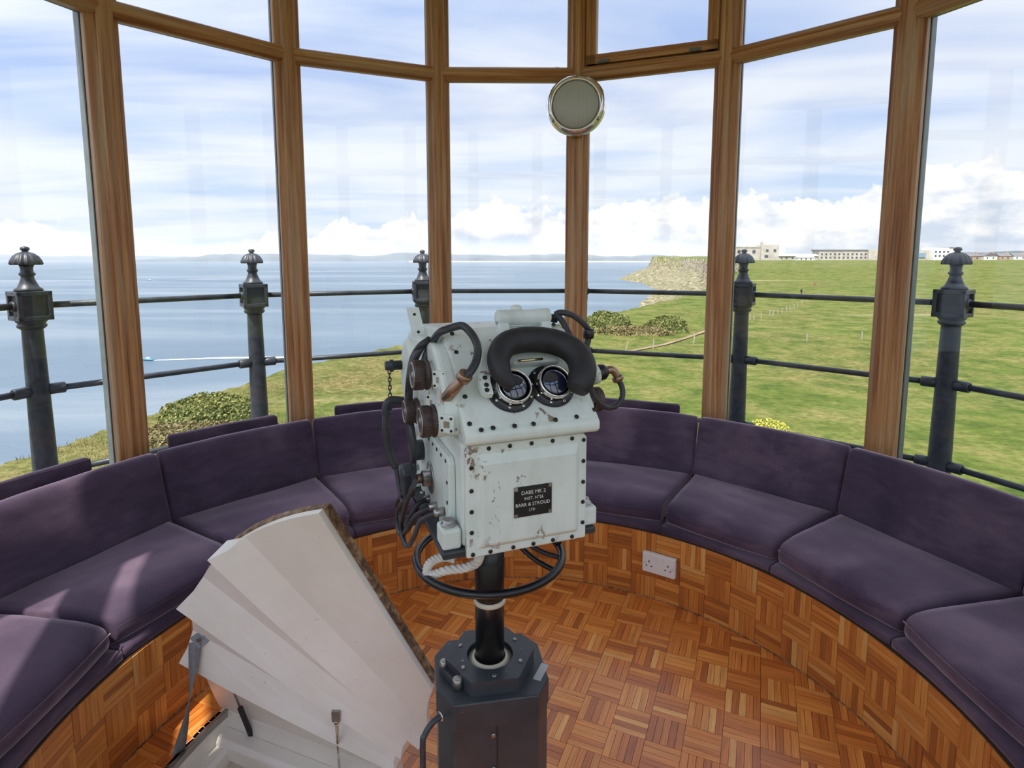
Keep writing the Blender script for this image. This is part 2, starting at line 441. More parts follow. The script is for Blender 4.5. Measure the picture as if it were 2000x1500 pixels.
# ------------------------------------------------------------------ mesh builder
class MB:
    def __init__(s):
        s.v, s.f, s.uv, s.sm = [], [], [], []

    def quad(s, ids, uv=None, smooth=False):
        s.f.append(tuple(ids))
        s.uv.append(uv)
        s.sm.append(smooth)

    def verts(s, pts):
        b = len(s.v)
        s.v += [tuple(p) for p in pts]
        return b

    def prism(s, poly, p0, du, dv, dw, uvs=False, smooth=False):
        """polygon (a,b) in plane (du,dv) at p0, extruded by vector dw"""
        p0, du, dv, dw = map(Vector, (p0, du, dv, dw))
        n = len(poly)
        lo = [p0 + du * a + dv * b for a, b in poly]
        b = s.verts(lo + [p + dw for p in lo])
        L = dw.length
        acc = 0
        for i in range(n):
            j = (i + 1) % n
            e = (Vector(poly[j]) - Vector(poly[i])).length
            s.quad((b + i, b + j, b + n + j, b + n + i), [(0, acc), (0, acc + e), (L, acc + e), (L, acc)] if uvs else None, smooth)
            acc += e
        s.quad(tuple(b + n - 1 - i for i in range(n)))
        s.quad(tuple(b + n + i for i in range(n)))
        return s

    def box(s, c, d, rot=None):
        M = rot if rot is not None else Matrix.Identity(3)
        c = Vector(c)
        x, y, z = (Vector(M.col[i]) for i in range(3))
        return s.prism([(-d[0] / 2, -d[1] / 2), (d[0] / 2, -d[1] / 2), (d[0] / 2, d[1] / 2), (-d[0] / 2, d[1] / 2)], c - z * d[2] / 2, x, y, z * d[2])

    def lathe(s, prof, p0=(0, 0, 0), axis=(0, 0, 1), n=24, smooth=True, xdir=None, flute=None):
        """prof: list of (radius, height) along axis"""
        p0 = Vector(p0)
        a = Vector(axis).normalized()
        t = Vector(xdir) if xdir else (Vector((1, 0, 0)) if abs(a.x) < 0.8 else Vector((0, 1, 0)))
        u = (t - a * t.dot(a)).normalized()
        w = a.cross(u)
        rings = []
        for r, h in prof:
            pts = []
            for k in range(n):
                th = 2 * PI * k / n
                rr = r * (flute(th, h) if flute else 1)
                pts.append(p0 + a * h + (u * math.cos(th) + w * math.sin(th)) * rr)
            rings.append(s.verts(pts))
        for b0, b1 in zip(rings, rings[1:]):
            for k in range(n):
                k2 = (k + 1) % n
                s.quad((b0 + k, b0 + k2, b1 + k2, b1 + k), None, smooth)
        if prof[0][0] > 1e-6:
            s.quad(tuple(rings[0] + n - 1 - k for k in range(n)))
        if prof[-1][0] > 1e-6:
            s.quad(tuple(rings[-1] + k for k in range(n)))
        return s

    def cyl(s, a, b, r, r2=None, n=16, bevel=0.0):
        a, b = Vector(a), Vector(b)
        L = (b - a).length
        r2 = r if r2 is None else r2
        prof = [(r, 0), (r2, L)] if not bevel else [(r - bevel, 0), (r, bevel), (r2, L - bevel), (r2 - bevel, L)]
        return s.lathe(prof, a, (b - a), n)

    def tube(s, pts, r, n=8, closed=False, sub=6, caps=True):
        pts = [Vector(p) for p in pts]
        rad = r if isinstance(r, (list, tuple)) else [r] * len(pts)
        P, Q = [], []
        m = len(pts)
        if sub > 1 and m > 2:
            rng = range(m if closed else m - 1)
            for i in rng:
                if closed:
                    p = [pts[(i + k) % m] for k in (-1, 0, 1, 2)]
                else:
                    p = [pts[max(0, i - 1)], pts[i], pts[i + 1], pts[min(m - 1, i + 2)]]
                r0, r1 = rad[i], rad[(i + 1) % m]
                for k in range(sub):
                    t = k / sub
                    P.append(0.5 * ((2 * p[1]) + (p[2] - p[0]) * t + (2 * p[0] - 5 * p[1] + 4 * p[2] - p[3]) * t * t + (3 * p[1] - p[0] - 3 * p[2] + p[3]) * t ** 3))
                    Q.append(r0 + (r1 - r0) * t)
            if not closed:
                P.append(pts[-1]); Q.append(rad[-1])
        else:
            P, Q = pts, list(rad)
        m = len(P)
        tang = []
        for i in range(m):
            if closed:
                d = P[(i + 1) % m] - P[i - 1]
            else:
                d = P[min(m - 1, i + 1)] - P[max(0, i - 1)]
            tang.append(d.normalized() if d.length > 1e-9 else Vector((0, 0, 1)))
        t0 = tang[0]
        ref = Vector((0, 0, 1)) if abs(t0.z) < 0.9 else Vector((1, 0, 0))
        u = (ref - t0 * ref.dot(t0)).normalized()
        rings = []
        for i in range(m):
            t = tang[i]
            u = (u - t * u.dot(t))
            u = u.normalized() if u.length > 1e-6 else t.orthogonal().normalized()
            w = t.cross(u)
            rings.append(s.verts([P[i] + (u * math.cos(2 * PI * k / n) + w * math.sin(2 * PI * k / n)) * Q[i] for k in range(n)]))
        for i in range(m if closed else m - 1):
            b0, b1 = rings[i], rings[(i + 1) % m]
            for k in range(n):
                k2 = (k + 1) % n
                s.quad((b0 + k, b0 + k2, b1 + k2, b1 + k), None, True)
        if not closed and caps:
            s.quad(tuple(rings[0] + n - 1 - k for k in range(n)))
            s.quad(tuple(rings[-1] + k for k in range(n)))
        return s

    def ball(s, c, r, n=10):
        c = Vector(c)
        rr = r if hasattr(r, '__len__') else (r, r, r)
        b = len(s.v)
        prof = [(math.sin(PI * i / n), -math.cos(PI * i / n)) for i in range(n + 1)]
        s.lathe([(max(p[0], 1e-7), p[1]) for p in prof], (0, 0, 0), (0, 0, 1), n + 4)
        for i in range(b, len(s.v)):
            x, y, z = s.v[i]
            s.v[i] = (c.x + x * rr[0], c.y + y * rr[1], c.z + z * rr[2])
        return s

    def obj(s, name, material, parent=None, **tags):
        me = bpy.data.meshes.new(name)
        me.from_pydata([tuple(v) for v in s.v], [], s.f)
        me.materials.append(MAT[material])
        if any(s.sm):
            me.polygons.foreach_set('use_smooth', s.sm)
        if any(u is not None for u in s.uv):
            lay = me.uv_layers.new(name='uv')
            k = 0
            for f, u in zip(s.f, s.uv):
                for i in range(len(f)):
                    if u is not None:
                        lay.data[k].uv = u[i]
                    k += 1
        me.update()
        return link(name, me, parent, **tags)


def link(name, data, parent=None, **tags):
    o = bpy.data.objects.new(name, data)
    COL.objects.link(o)
    if parent is not None:
        o.parent = parent
    for k, v in tags.items():
        o[k] = v
    return o


def thing(name, label, cat, loc=(0, 0, 0), rz=0.0, group=None):
    o = link(name, None)
    o.location = loc
    o.rotation_euler = (0, 0, rz)
    o.empty_display_size = 0.1
    o['label'], o['category'] = label, cat
    if group:
        o['group'] = group
    return o


def tag(o, label, cat, group=None):
    o['label'], o['category'] = label, cat
    if group:
        o['group'] = group
    return o


def bevel(o, w, seg=2):
    m = o.modifiers.new('bevel', 'BEVEL')
    m.width, m.segments, m.limit_method, m.angle_limit = w, seg, 'ANGLE', R(35)
    m.harden_normals = False
    return o


def copies(name, me, mats, parent, **tags):
    out = []
    for M in mats:
        o = link(name, me, parent, **tags)
        o.matrix_local = M
        out.append(o)
    return out


def ray(u, v):
    c, s_ = math.cos(PITCH), math.sin(PITCH)
    V = (PY - v) / FPX
    return Vector(((u - 1000) / FPX, c + V * s_, V * c - s_))


EYEP = Vector((0, 0, EYE))


def on_plane(u, v, P, n):
    d = ray(u, v)
    P, n = Vector(P), Vector(n)
    return EYEP + d * (n.dot(P - EYEP) / n.dot(d))


# ------------------------------------------------------------------ the lantern room
CX, CY = 0.0098, 1.414                 # centre of the round room
RN = 1.976                             # radius to the inner nose of the sixteen glazing posts
NS = 16
STEP = 2 * PI / NS
A0 = R(-0.9)
Z_SILL, Z_TR0, Z_TR1, Z_HEAD = 0.40, 2.480, 2.557, 3.10
RB = 1.178                             # radius of the bench front
HB = 0.300                             # height of the bench front panelling


def mull_ang(i):
    return A0 + (i - 2.5) * STEP


def bay_ang(i):
    return A0 + (i - 2) * STEP


def pol(r, a, z=0.0):                  # angle clockwise from +Y
    return Vector((CX + r * math.sin(a), CY + r * math.cos(a), z))


def frame_at(a):
    """tangent (to the right), outward radial"""
    return Vector((math.cos(a), -math.sin(a), 0)), Vector((math.sin(a), math.cos(a), 0))


# hatch opening: annular sector of the floor (math angle, counter-clockwise from +X)
HA0, HA1 = R(158.6), R(158.6 + 73)
HR0, HR1 = 0.375, 1.03
OPEN = R(70)                           # opening angle of the lid


def hpt(r, th, z=0.0):
    return Vector((CX + r * math.cos(th), CY + r * math.sin(th), z))


def build_floor():
    m = MB()
    rs = [0.0001, HR0, 0.6, 0.85, HR1, RB + 0.03]
    ths = [HA0 + (HA1 - HA0) * k / 12 for k in range(12)] + [HA1 + (2 * PI - HA1 + HA0) * k / 48 for k in range(48)]
    n = len(ths)
    base = [m.verts([hpt(r, t, -0.004) for t in ths]) for r in rs]
    for j in range(len(rs) - 1):
        for k in range(n):
            if k < 12 and HR0 <= rs[j] < HR1:
                continue
            k2 = (k + 1) % n
            m.quad((base[j] + k, base[j] + k2, base[j + 1] + k2, base[j + 1] + k))
    fl = m.obj('floor', 'joint_dark', kind='structure')

    PS = 0.1108
    FW = PS / 5
    rot = R(-23.2)
    ex, ey = Vector((math.cos(rot), math.sin(rot), 0)), Vector((-math.sin(rot), math.cos(rot), 0))
    gap = 0.0006
    full = MB()
    hl, hw = PS / 2 - gap, FW / 2 - gap
    T = 0.006

    def finger_mesh(mb, poly3, uv):
        k = len(poly3)
        b = mb.verts([(p[0], p[1], 0) for p in poly3] + [(p[0], p[1], -T) for p in poly3])
        mb.quad(tuple(b + i for i in range(k)), uv)
        for i in range(k):
            j = (i + 1) % k
            mb.quad((b + i, b + k + i, b + k + j, b + j), [uv[i], uv[i], uv[j], uv[j]])

    finger_mesh(full, [(-hl, -hw), (hl, -hw), (hl, hw), (-hl, hw)], [(-hl, -hw), (hl, -hw), (hl, hw), (-hl, hw)])
    me = bpy.data.meshes.new('parquet_finger')
    me.from_pydata(full.v, [], full.f)
    me.materials.append(MAT['parquet_floor'])
    lay = me.uv_layers.new(name='uv')
    k = 0
    for f, u in zip(full.f, full.uv):
        for i in range(len(f)):
            lay.data[k].uv = u[i]; k += 1

    def clip(poly, n, d):               # keep n.p <= d
        out = []
        for i in range(len(poly)):
            a, b = poly[i], poly[(i + 1) % len(poly)]
            da, db = n[0] * a[0] + n[1] * a[1] - d, n[0] * b[0] + n[1] * b[1] - d
            if da <= 0:
                out.append(a)
            if da * db < 0:
                t = da / (da - db)
                out.append((a[0] + (b[0] - a[0]) * t, a[1] + (b[1] - a[1]) * t))
        return out

    whole, cut = [], []
    N = 13
    c0, s0 = math.cos(PITCH), math.sin(PITCH)
    for i in range(-N, N + 1):
        for j in range(-N, N + 1):
            for q in range(5):
                o = (q - 2) * FW
                lx, ly = i * PS, j * PS
                hor = (i + j) % 2 == 0
                px, py = (lx, ly + o) if hor else (lx + o, ly)
                ctr = ex * px + ey * py
                if ctr.length > RB + 0.06:
                    continue
                th = math.atan2(ctr.y, ctr.x) % (2 * PI)
                r = ctr.length
                d1 = ex if hor else ey
                d2 = ey if hor else -ex
                cor = [ctr + d1 * a + d2 * b for a, b in ((-hl, -hw), (hl, -hw), (hl, hw), (-hl, hw))]
                inhole = lambda p: HR0 < p.length < HR1 and HA0 < (math.atan2(p.y, p.x) % (2 * PI)) < HA1
                poly = [(p.x, p.y) for p in cor]
                touched = False
                if r > RB - 0.06:
                    nn = (ctr.x / r, ctr.y / r)
                    poly = clip(poly, nn, RB - 0.002); touched = True
                if inhole(ctr):
                    # keep only slivers lying outside the opening
                    best = min((r - HR0, 'i'), (HR1 - r, 'o'), (r * abs(th - HA0), 'a'), (r * abs(HA1 - th), 'b'))
                    if best[0] > 0.055:
                        continue
                    k_ = best[1]
                    touched = True
                    if k_ == 'i':
                        poly = clip(poly, (ctr.x / r, ctr.y / r), HR0)
                    elif k_ == 'o':
                        poly = clip(poly, (-ctr.x / r, -ctr.y / r), -HR1)
                    elif k_ == 'a':
                        poly = clip(poly, (-math.sin(HA0), math.cos(HA0)), 0.0)
                    else:
                        poly = clip(poly, (math.sin(HA1), -math.cos(HA1)), 0.0)
                elif any(inhole(p) for p in cor):
                    touched = True
                    cand = []
                    if HA0 < th < HA1:
                        poly = clip(poly, (-ctr.x / r, -ctr.y / r), -HR1) if r > HR1 else clip(poly, (ctr.x / r, ctr.y / r), HR0)
                    elif abs(th - HA0) < abs(th - HA1):
                        poly = clip(poly, (-math.sin(HA0), math.cos(HA0)), 0.0)
                    else:
                        poly = clip(poly, (math.sin(HA1), -math.cos(HA1)), 0.0)
                if len(poly) < 3:
                    continue
                wx, wy = CX + ctr.x, CY + ctr.y
                Zc = wy * c0 + EYE * s0
                u_ = 1000 + FPX * wx / Zc
                v_ = PY - FPX * (-EYE * c0 + wy * s0) / Zc
                vis = 150 < u_ < 1850 and 1120 < v_ < 1530
                if touched:
                    cut.append((poly, ctr, d1, d2))
                else:
                    whole.append((v_ if vis and not (480 < u_ < 830) else -1, ctr, d1, d2))
    whole.sort(key=lambda t: -t[0])
    for k, (key, ctr, d1, d2) in enumerate(whole[:300]):
        o = link('parquet_finger', me, fl)
        o.matrix_local = Matrix(((d1.x, d2.x, 0, CX + ctr.x), (d1.y, d2.y, 0, CY + ctr.y), (0, 0, 1, random.uniform(-0.0004, 0.0004)), (0, 0, 0, 1)))
    rest = MB()
    for key, ctr, d1, d2 in whole[300:]:
        cor = [ctr + d1 * a + d2 * b for a, b in ((-hl, -hw), (hl, -hw), (hl, hw), (-hl, hw))]
        finger_mesh(rest, [(CX + p.x, CY + p.y) for p in cor], [(-hl, -hw), (hl, -hw), (hl, hw), (-hl, hw)])
    for poly, ctr, d1, d2 in cut:
        uv = [((p[0] - ctr.x) * d1.x + (p[1] - ctr.y) * d1.y, (p[0] - ctr.x) * d2.x + (p[1] - ctr.y) * d2.y) for p in poly]
        finger_mesh(rest, [(CX + p[0], CY + p[1]) for p in poly], uv)
    rest.obj('parquet_fingers', 'parquet_floor', fl, kind='stuff')
    # slab under the boards, with the opening left free
    sl = MB()
    b = [sl.verts([hpt(r, t, z) for t in ths]) for r in (HR1 + 0.0, 2.02) for z in (-0.01, -0.16)]
    for k in range(n):
        k2 = (k + 1) % n
        sl.quad((b[0] + k, b[0] + k2, b[2] + k2, b[2] + k))
        sl.quad((b[1] + k, b[3] + k, b[3] + k2, b[1] + k2))
    sl.obj('slab', 'joint_dark', fl)
    return fl


def build_bench_wall():
    m = MB()
    n = 136
    ring = lambda r, z: m.verts([pol(r, 2 * PI * k / n, z) for k in range(n)])
    prof = [(RB + 0.004, -0.004), (RB + 0.004, HB + 0.002), (RB + 0.02, HB + 0.004), (1.96, HB + 0.004)]
    rings = [ring(r, z) for r, z in prof]
    for b0, b1 in zip(rings, rings[1:]):
        for k in range(n):
            k2 = (k + 1) % n
            m.quad((b0 + k, b1 + k, b1 + k2, b0 + k2))
    w = m.obj('wall_bench', 'joint_dark', kind='structure')
    NP = 68
    pa = 2 * PI / NP
    PW = RB * pa
    RH = HB / 3
    g = 0.0006
    T = 0.006

    def fm(mb, hl, hw, M=None):
        pts = [(-hl, 0, -hw), (hl, 0, -hw), (hl, 0, hw), (-hl, 0, hw)]
        back = [(x, T, z) for x, y, z in pts]
        pts = pts + back
        if M is not None:
            pts = [M @ Vector(p) for p in pts]
        b = mb.verts(pts)
        if hl > hw:
            uv = [(-hl, -hw), (hl, -hw), (hl, hw), (-hl, hw)]
        else:
            uv = [(-hw, -hl), (-hw, hl), (hw, hl), (hw, -hl)]
        mb.quad((b, b + 1, b + 2, b + 3), uv)
        for i in range(4):
            j = (i + 1) % 4
            mb.quad((b + i, b + 4 + i, b + 4 + j, b + j), [uv[i], uv[i], uv[j], uv[j]])

    shapes = {True: (PW / 2 - g, RH / 10 - g), False: (PW / 10 - g, RH / 2 - g)}
    mesh = {}
    for h, (a, b) in shapes.items():
        mb = MB()
        fm(mb, a, b)
        me = bpy.data.meshes.new('parquet_finger')
        me.from_pydata([tuple(v) for v in mb.v], [], mb.f)
        me.materials.append(MAT['parquet_wall'])
        lay = me.uv_layers.new(name='uv')
        k = 0
        for f, u in zip(mb.f, mb.uv):
            for i in range(len(f)):
                lay.data[k].uv = u[i]; k += 1
        mesh[h] = me
    items = []
    for i in range(NP):
        for j in range(3):
            hor = (i + j) % 2 == 0
            for q in range(5):
                a = (i + 0.5) * pa
                z = (j + 0.5) * RH
                if hor:
                    z += (q - 2) * RH / 5
                else:
                    a += (q - 2) * pa / 5
                t, rad = frame_at(a)
                p = pol(RB, a, z)
                M = Matrix(((t.x, rad.x, 0, p.x), (t.y, rad.y, 0, p.y), (0, 0, 1, p.z), (0, 0, 0, 1)))
                ad = (math.degrees(a) + 180) % 360 - 180
                # the stretch right of the pedestal shows largest, then the stretch on the left
                key = 0
                if 10 < ad < 78:
                    key = 200 + ad
                elif -84 < ad < -58:
                    key = 180 - ad * 0.5
                items.append((key, hor, M))
    items.sort(key=lambda t: -t[0])
    for key, hor, M in items[:300]:
        o = link('parquet_finger', mesh[hor], w)
        o.matrix_local = M
    rest = MB()
    for key, hor, M in items[300:]:
        fm(rest, *shapes[hor], M=M)
    rest.obj('parquet_fingers', 'parquet_wall', w, kind='stuff')
    # thin skirting bead where bench meets floor
    bd = MB()
    for k in range(n):
        a0, a1 = 2 * PI * k / n, 2 * PI * (k + 1) / n
        b = bd.verts([pol(RB - 0.002, a0, 0), pol(RB - 0.002, a1, 0), pol(RB - 0.002, a1, 0.004), pol(RB - 0.002, a0, 0.004), pol(RB, a0, 0.004), pol(RB, a1, 0.004)])
        bd.quad((b, b + 3, b + 2, b + 1)); bd.quad((b + 3, b + 4, b + 5, b + 2))
    bd.obj('baseboard_bench', 'lid_edge_wood', kind='structure')


def build_glazing():
    # glazing posts
    W = 0.066
    half = [(0.0, 0.0), (0.028, 0.0), (0.033, 0.005), (0.033, 0.017), (0.038, 0.021), (0.058, 0.030), (0.064, 0.038), (0.064, 0.070)]
    poly = half[1:] + [(-a, b) for a, b in reversed(half[1:])]
    metal = [(-0.050, 0.082), (0.050, 0.082), (0.056, 0.092), (0.056, 0.150), (0.03, 0.185), (-0.03, 0.185), (-0.056, 0.150), (-0.056, 0.092)]
    for i in range(NS):
        a = mull_ang(i)
        t, rad = frame_at(a)
        p = pol(RN, a, Z_SILL - 0.04)
        e = thing('trim_%d' % (i + 1), 'wooden glazing post', 'post', (p.x, p.y, p.z))
        del e['label'], e['category']
        e['kind'] = 'structure'
        m = MB()
        m.prism([(-x, y) for x, y in poly], (0, 0, 0), t, rad, (0, 0, Z_HEAD - Z_SILL + 0.04), uvs=True)
        bevel(m.obj('wooden_post', 'frame_wood', e), 0.003)
        m = MB()
        m.prism([(-x, y) for x, y in metal], (0, 0, 0), t, rad, (0, 0, Z_HEAD - Z_SILL + 0.04))
        m.obj('glazing_bar', 'glazing_metal', e)
        m = MB()
        m.prism([(-0.066, 0.0705), (-0.066, 0.080), (0.066, 0.080), (0.066, 0.0705)], (0, 0, 0), t, rad, (0, 0, Z_HEAD - Z_SILL + 0.04))
        m.obj('gasket', 'sealant_dark', e)
    # bays
    cs = math.cos(STEP / 2)
    for i in range(NS):
        a = bay_ang(i)
        t, rad = frame_at(a)
        p = pol(0, a, 0)
        e = thing('window_%d' % (i + 1), 'x', 'x', pol(RN * cs, a, Z_SILL))
        del e['label'], e['category']
        e['kind'] = 'structure'
        hw = RN * math.sin(STEP / 2)
        gd = 0.074
        gw = (RN + gd) * math.sin(STEP / 2) - 0.02
        for z0, z1 in ((Z_SILL - 0.02, Z_TR0 + 0.02), (Z_TR1 - 0.02, Z_HEAD)):
            m = MB()
            m.box(rad * gd + Vector((0, 0, (z0 + z1) / 2 - Z_SILL)), (2 * gw, 0.006, z1 - z0), Matrix((t, rad, Vector((0, 0, 1)))).transposed())
            m.obj('pane', 'window_glass', e)
        # transom: rounded front, sloped underside
        prof = [(0.070, 0.0), (0.030, -0.004), (0.014, 0.008), (0.006, 0.020), (0.002, 0.036), (0.006, 0.054), (0.016, 0.068), (0.030, 0.076), (0.070, 0.082)]
        m = MB()
        hl = hw - 0.020
        m.prism([(-x, y) for x, y in prof][::-1], -t * hl + Vector((0, 0, Z_TR0 - Z_SILL)), -rad, Vector((0, 0, 1)), t * (2 * hl), uvs=True)
        bevel(m.obj('transom', 'frame_wood', e), 0.002)
        m = MB()
        m.box(rad * 0.11 + Vector((0, 0, Z_TR0 + 0.045 - Z_SILL)), (2 * gw, 0.05, 0.05), Matrix((t, rad, Vector((0, 0, 1)))).transposed())
        m.obj('outer_bar', 'glazing_metal', e)
        for nm, z0, z1, dep in (('sill', -0.06, 0.03, 0.02), ('head', Z_HEAD - Z_SILL - 0.05, Z_HEAD - Z_SILL + 0.05, 0.0)):
            m = MB()
            m.prism([(-0.10, z0), (-0.10, z1), (-dep, z1), (-dep, z0)][::-1], -t * hl, -rad, Vector((0, 0, 1)), t * (2 * hl), uvs=True)
            m.obj(nm, 'frame_wood', e)
        if i == 3:
            # opening light in the upper pane
            zb = Z_TR1 + 0.004 - Z_SILL
            zt = Z_HEAD - 0.06 - Z_SILL
            fr = MB()
            for x0, x1, y0, y1 in ((-hl + 0.02, hl - 0.02, zb, zb + 0.05), (-hl + 0.02, hl - 0.02, zt - 0.05, zt), (-hl + 0.02, -hl + 0.075, zb, zt), (hl - 0.075, hl - 0.02, zb, zt)):
                L = x1 - x0 if x1 - x0 > y1 - y0 else y1 - y0
                if x1 - x0 > y1 - y0:
                    fr.prism([(0.0, y0), (0.0, y1), (0.05, y1), (0.05, y0)], t * x0 + rad * 0.018, rad, Vector((0, 0, 1)), t * (x1 - x0), uvs=True)
                else:
                    fr.prism([(x0, 0.0), (x1, 0.0), (x1, 0.05), (x0, 0.05)], Vector((0, 0, y0)) + rad * 0.018, t, rad, Vector((0, 0, y1 - y0)), uvs=True)
            bevel(fr.obj('casement_frame', 'frame_wood', e), 0.002)
            for sx in (-hl + 0.12, hl - 0.13):
                h = MB()
                h.box(t * sx + rad * 0.008 + Vector((0, 0, zb + 0.006)), (0.06, 0.012, 0.016), Matrix((t, rad, Vector((0, 0, 1)))).transposed())
                h.obj('casement_hinge', 'glazing_metal', e)
        # ragged old sealant along the lower edge of the upper pane
        rng = random.Random(i * 7 + 3)
        sl = MB()
        x = -hl + 0.06
        while x < hl - 0.08:
            w_ = rng.uniform(0.02, 0.10)
            if rng.random() < 0.5:
                hgt = rng.uniform(0.004, 0.010)
                sl.prism([(x, 0), (x + w_, 0), (x + w_ * 0.8, hgt), (x + w_ * 0.25, hgt * 0.7)], rad * 0.066 + Vector((0, 0, Z_TR1 + 0.003 - Z_SILL)), t, Vector((0, 0, 1)), rad * 0.004)
            x += w_ + rng.uniform(0.0, 0.06)
        if sl.v:
            sl.obj('sealant', 'sealant_dark', e)
    # low wall under the glass, seen from outside and inside
    m = MB()
    n = 96
    rings = [m.verts([pol(r, 2 * PI * k / n, z) for k in range(n)]) for r, z in ((1.955, -0.02), (1.955, Z_SILL - 0.05), (2.16, Z_SILL - 0.05), (2.16, 0.2))]
    for b0, b1 in zip(rings, rings[1:]):
        for k in range(n):
            k2 = (k + 1) % n
            m.quad((b0 + k, b1 + k, b1 + k2, b0 + k2))
    m.obj('wall_outer', 'tower_render', kind='structure')
    m = MB()
    m.lathe([(2.06, Z_HEAD + 0.04), (1.2, Z_HEAD + 0.55), (0.35, Z_HEAD + 0.85), (0.001, Z_HEAD + 0.9)], (CX, CY, 0), n=64)
    m.lathe([(2.135, Z_HEAD + 0.02), (2.135, Z_HEAD + 0.12), (1.2, Z_HEAD + 0.65), (0.001, Z_HEAD + 1.05)], (CX, CY, 0), n=64)
    m.obj('ceiling', 'ceiling_paint', kind='structure')


def build_gallery():
    m = MB()
    m.lathe([(2.14, 0.18), (2.14, 0.24), (3.05, 0.225), (3.08, 0.20), (3.08, 0.10), (2.6, -0.25), (2.2, -0.6)], (CX, CY, 0), n=64)
    m.f = [f for f in m.f if len(f) == 4]
    m.uv, m.sm = m.uv[:len(m.f)], m.sm[:len(m.f)]
    m.obj('gallery_deck', 'deck_lead', kind='structure')
    m = MB()
    m.lathe([(2.3, -10.6), (2.2, -0.5)], (CX, CY, 0), n=48)
    m.f = [f for f in m.f if len(f) == 4]
    m.uv, m.sm = m.uv[:len(m.f)], m.sm[:len(m.f)]
    m.obj('wall_tower', 'tower_render', kind='structure')
    RG = 2.886
    rail = thing('gallery_railing', 'dark iron gallery railing with ornate fluted mushroom finials outside the windows', 'railing', (CX, CY, 0.225))
    offa = R(-1.0)
    zb = 0.225

    def L(a, r, z):
        return Vector((r * math.sin(a), r * math.cos(a), z - zb))
    # one post, local origin at its foot
    flute = lambda th, h: 1 + 0.055 * math.cos(14 * th)
    shaft = MB()
    shaft.lathe([(0.085, 0), (0.085, 0.02), (0.066, 0.03), (0.060, 0.06), (0.056, 0.10), (0.045, 0.915), (0.047, 0.93)], n=24)
    boxm = MB()
    boxm.lathe([(0.047, 0.915), (0.060, 0.925), (0.064, 0.935), (0.056, 0.945), (0.066, 0.955), (0.066, 0.962)], n=24)
    hb = 0.064
    for sx, sy in ((1, 0), (-1, 0), (0, 1), (0, -1)):
        # recessed panel on each side
        n_ = Vector((sx, sy, 0)); t_ = Vector((-sy, sx, 0))
        M = Matrix((t_, n_, Vector((0, 0, 1)))).transposed()
        c = Vector((0, 0, 1.035))
        boxm.box(c + n_ * (hb - 0.012), (2 * hb - 0.02, 0.010, 0.12), M)
        for dz in (-0.062, 0.062):
            boxm.box(c + n_ * hb + Vector((0, 0, dz)), (2 * hb + 0.018, 0.018, 0.022), M)
        for dx in (-1, 1):
            boxm.box(c + n_ * hb + t_ * (dx * (hb - 0.002)), (0.020, 0.018, 0.13), M)
    boxm.box((0, 0, 1.035), (0.11, 0.11, 0.13))
    fin = MB()
    fin.lathe([(0.058, 1.108), (0.060, 1.118), (0.046, 1.128), (0.036, 1.150), (0.027, 1.175), (0.027, 1.185), (0.034, 1.190), (0.034, 1.198), (0.027, 1.204), (0.026, 1.222), (0.032, 1.244)], n=24)
    fin.lathe([(0.030, 1.240), (0.062, 1.240), (0.066, 1.247), (0.062, 1.262), (0.050, 1.284), (0.034, 1.298), (0.016, 1.305)], n=84, flute=flute)
    fin.lathe([(0.016, 1.300), (0.012, 1.309), (0.019, 1.315), (0.020, 1.322), (0.015, 1.330), (0.001, 1.333)], n=16)
    posts = list(range(-3, 9))
    first = None
    for i in posts:
        a = mull_ang(i) + offa
        p = L(a, RG, zb)
        e = link('post', None if False else None, rail)
        if first is None:
            ps = shaft.obj('post', 'iron_black', rail)
            bpy.data.objects.remove(e)
            bx = boxm.obj('post_block', 'iron_black', ps)
            fn = fin.obj('finial', 'iron_black', ps)
            bevel(bx, 0.003)
            first = (ps.data, bx.data, fn.data)
        else:
            bpy.data.objects.remove(e)
            ps = link('post', first[0], rail)
            bx = link('post_block', first[1], ps)
            bevel(bx, 0.003)
            fn = link('finial', first[2], ps)
        ps.matrix_local = Matrix.Translation(p) @ Matrix.Rotation(-a, 4, 'Z')
        if i != posts[-1]:
            a1 = mull_ang(i + 1) + offa
            for z, off, r in ((1.260, 0.066, 0.0165), (0.822, 0.055, 0.0165), (0.374, 0.060, 0.0165)):
                q0, q1 = L(a, RG, z), L(a1, RG, z)
                d = (q1 - q0).normalized()
                m = MB()
                m.cyl(q0 + d * 0.03, q1 - d * 0.03, r, n=12)
                o = m.obj('rail', 'iron_black', rail)
                s0, s1, cr = (0.04, 0.115, 0.029) if z < 1.2 else (0.06, 0.085, 0.026)
                MB().cyl(q0 + d * s0, q0 + d * s1, cr, n=12, bevel=0.005).obj('collar', 'iron_black', o)
                MB().cyl(q1 - d * s1, q1 - d * s0, cr, n=12, bevel=0.005).obj('collar', 'iron_black', o)


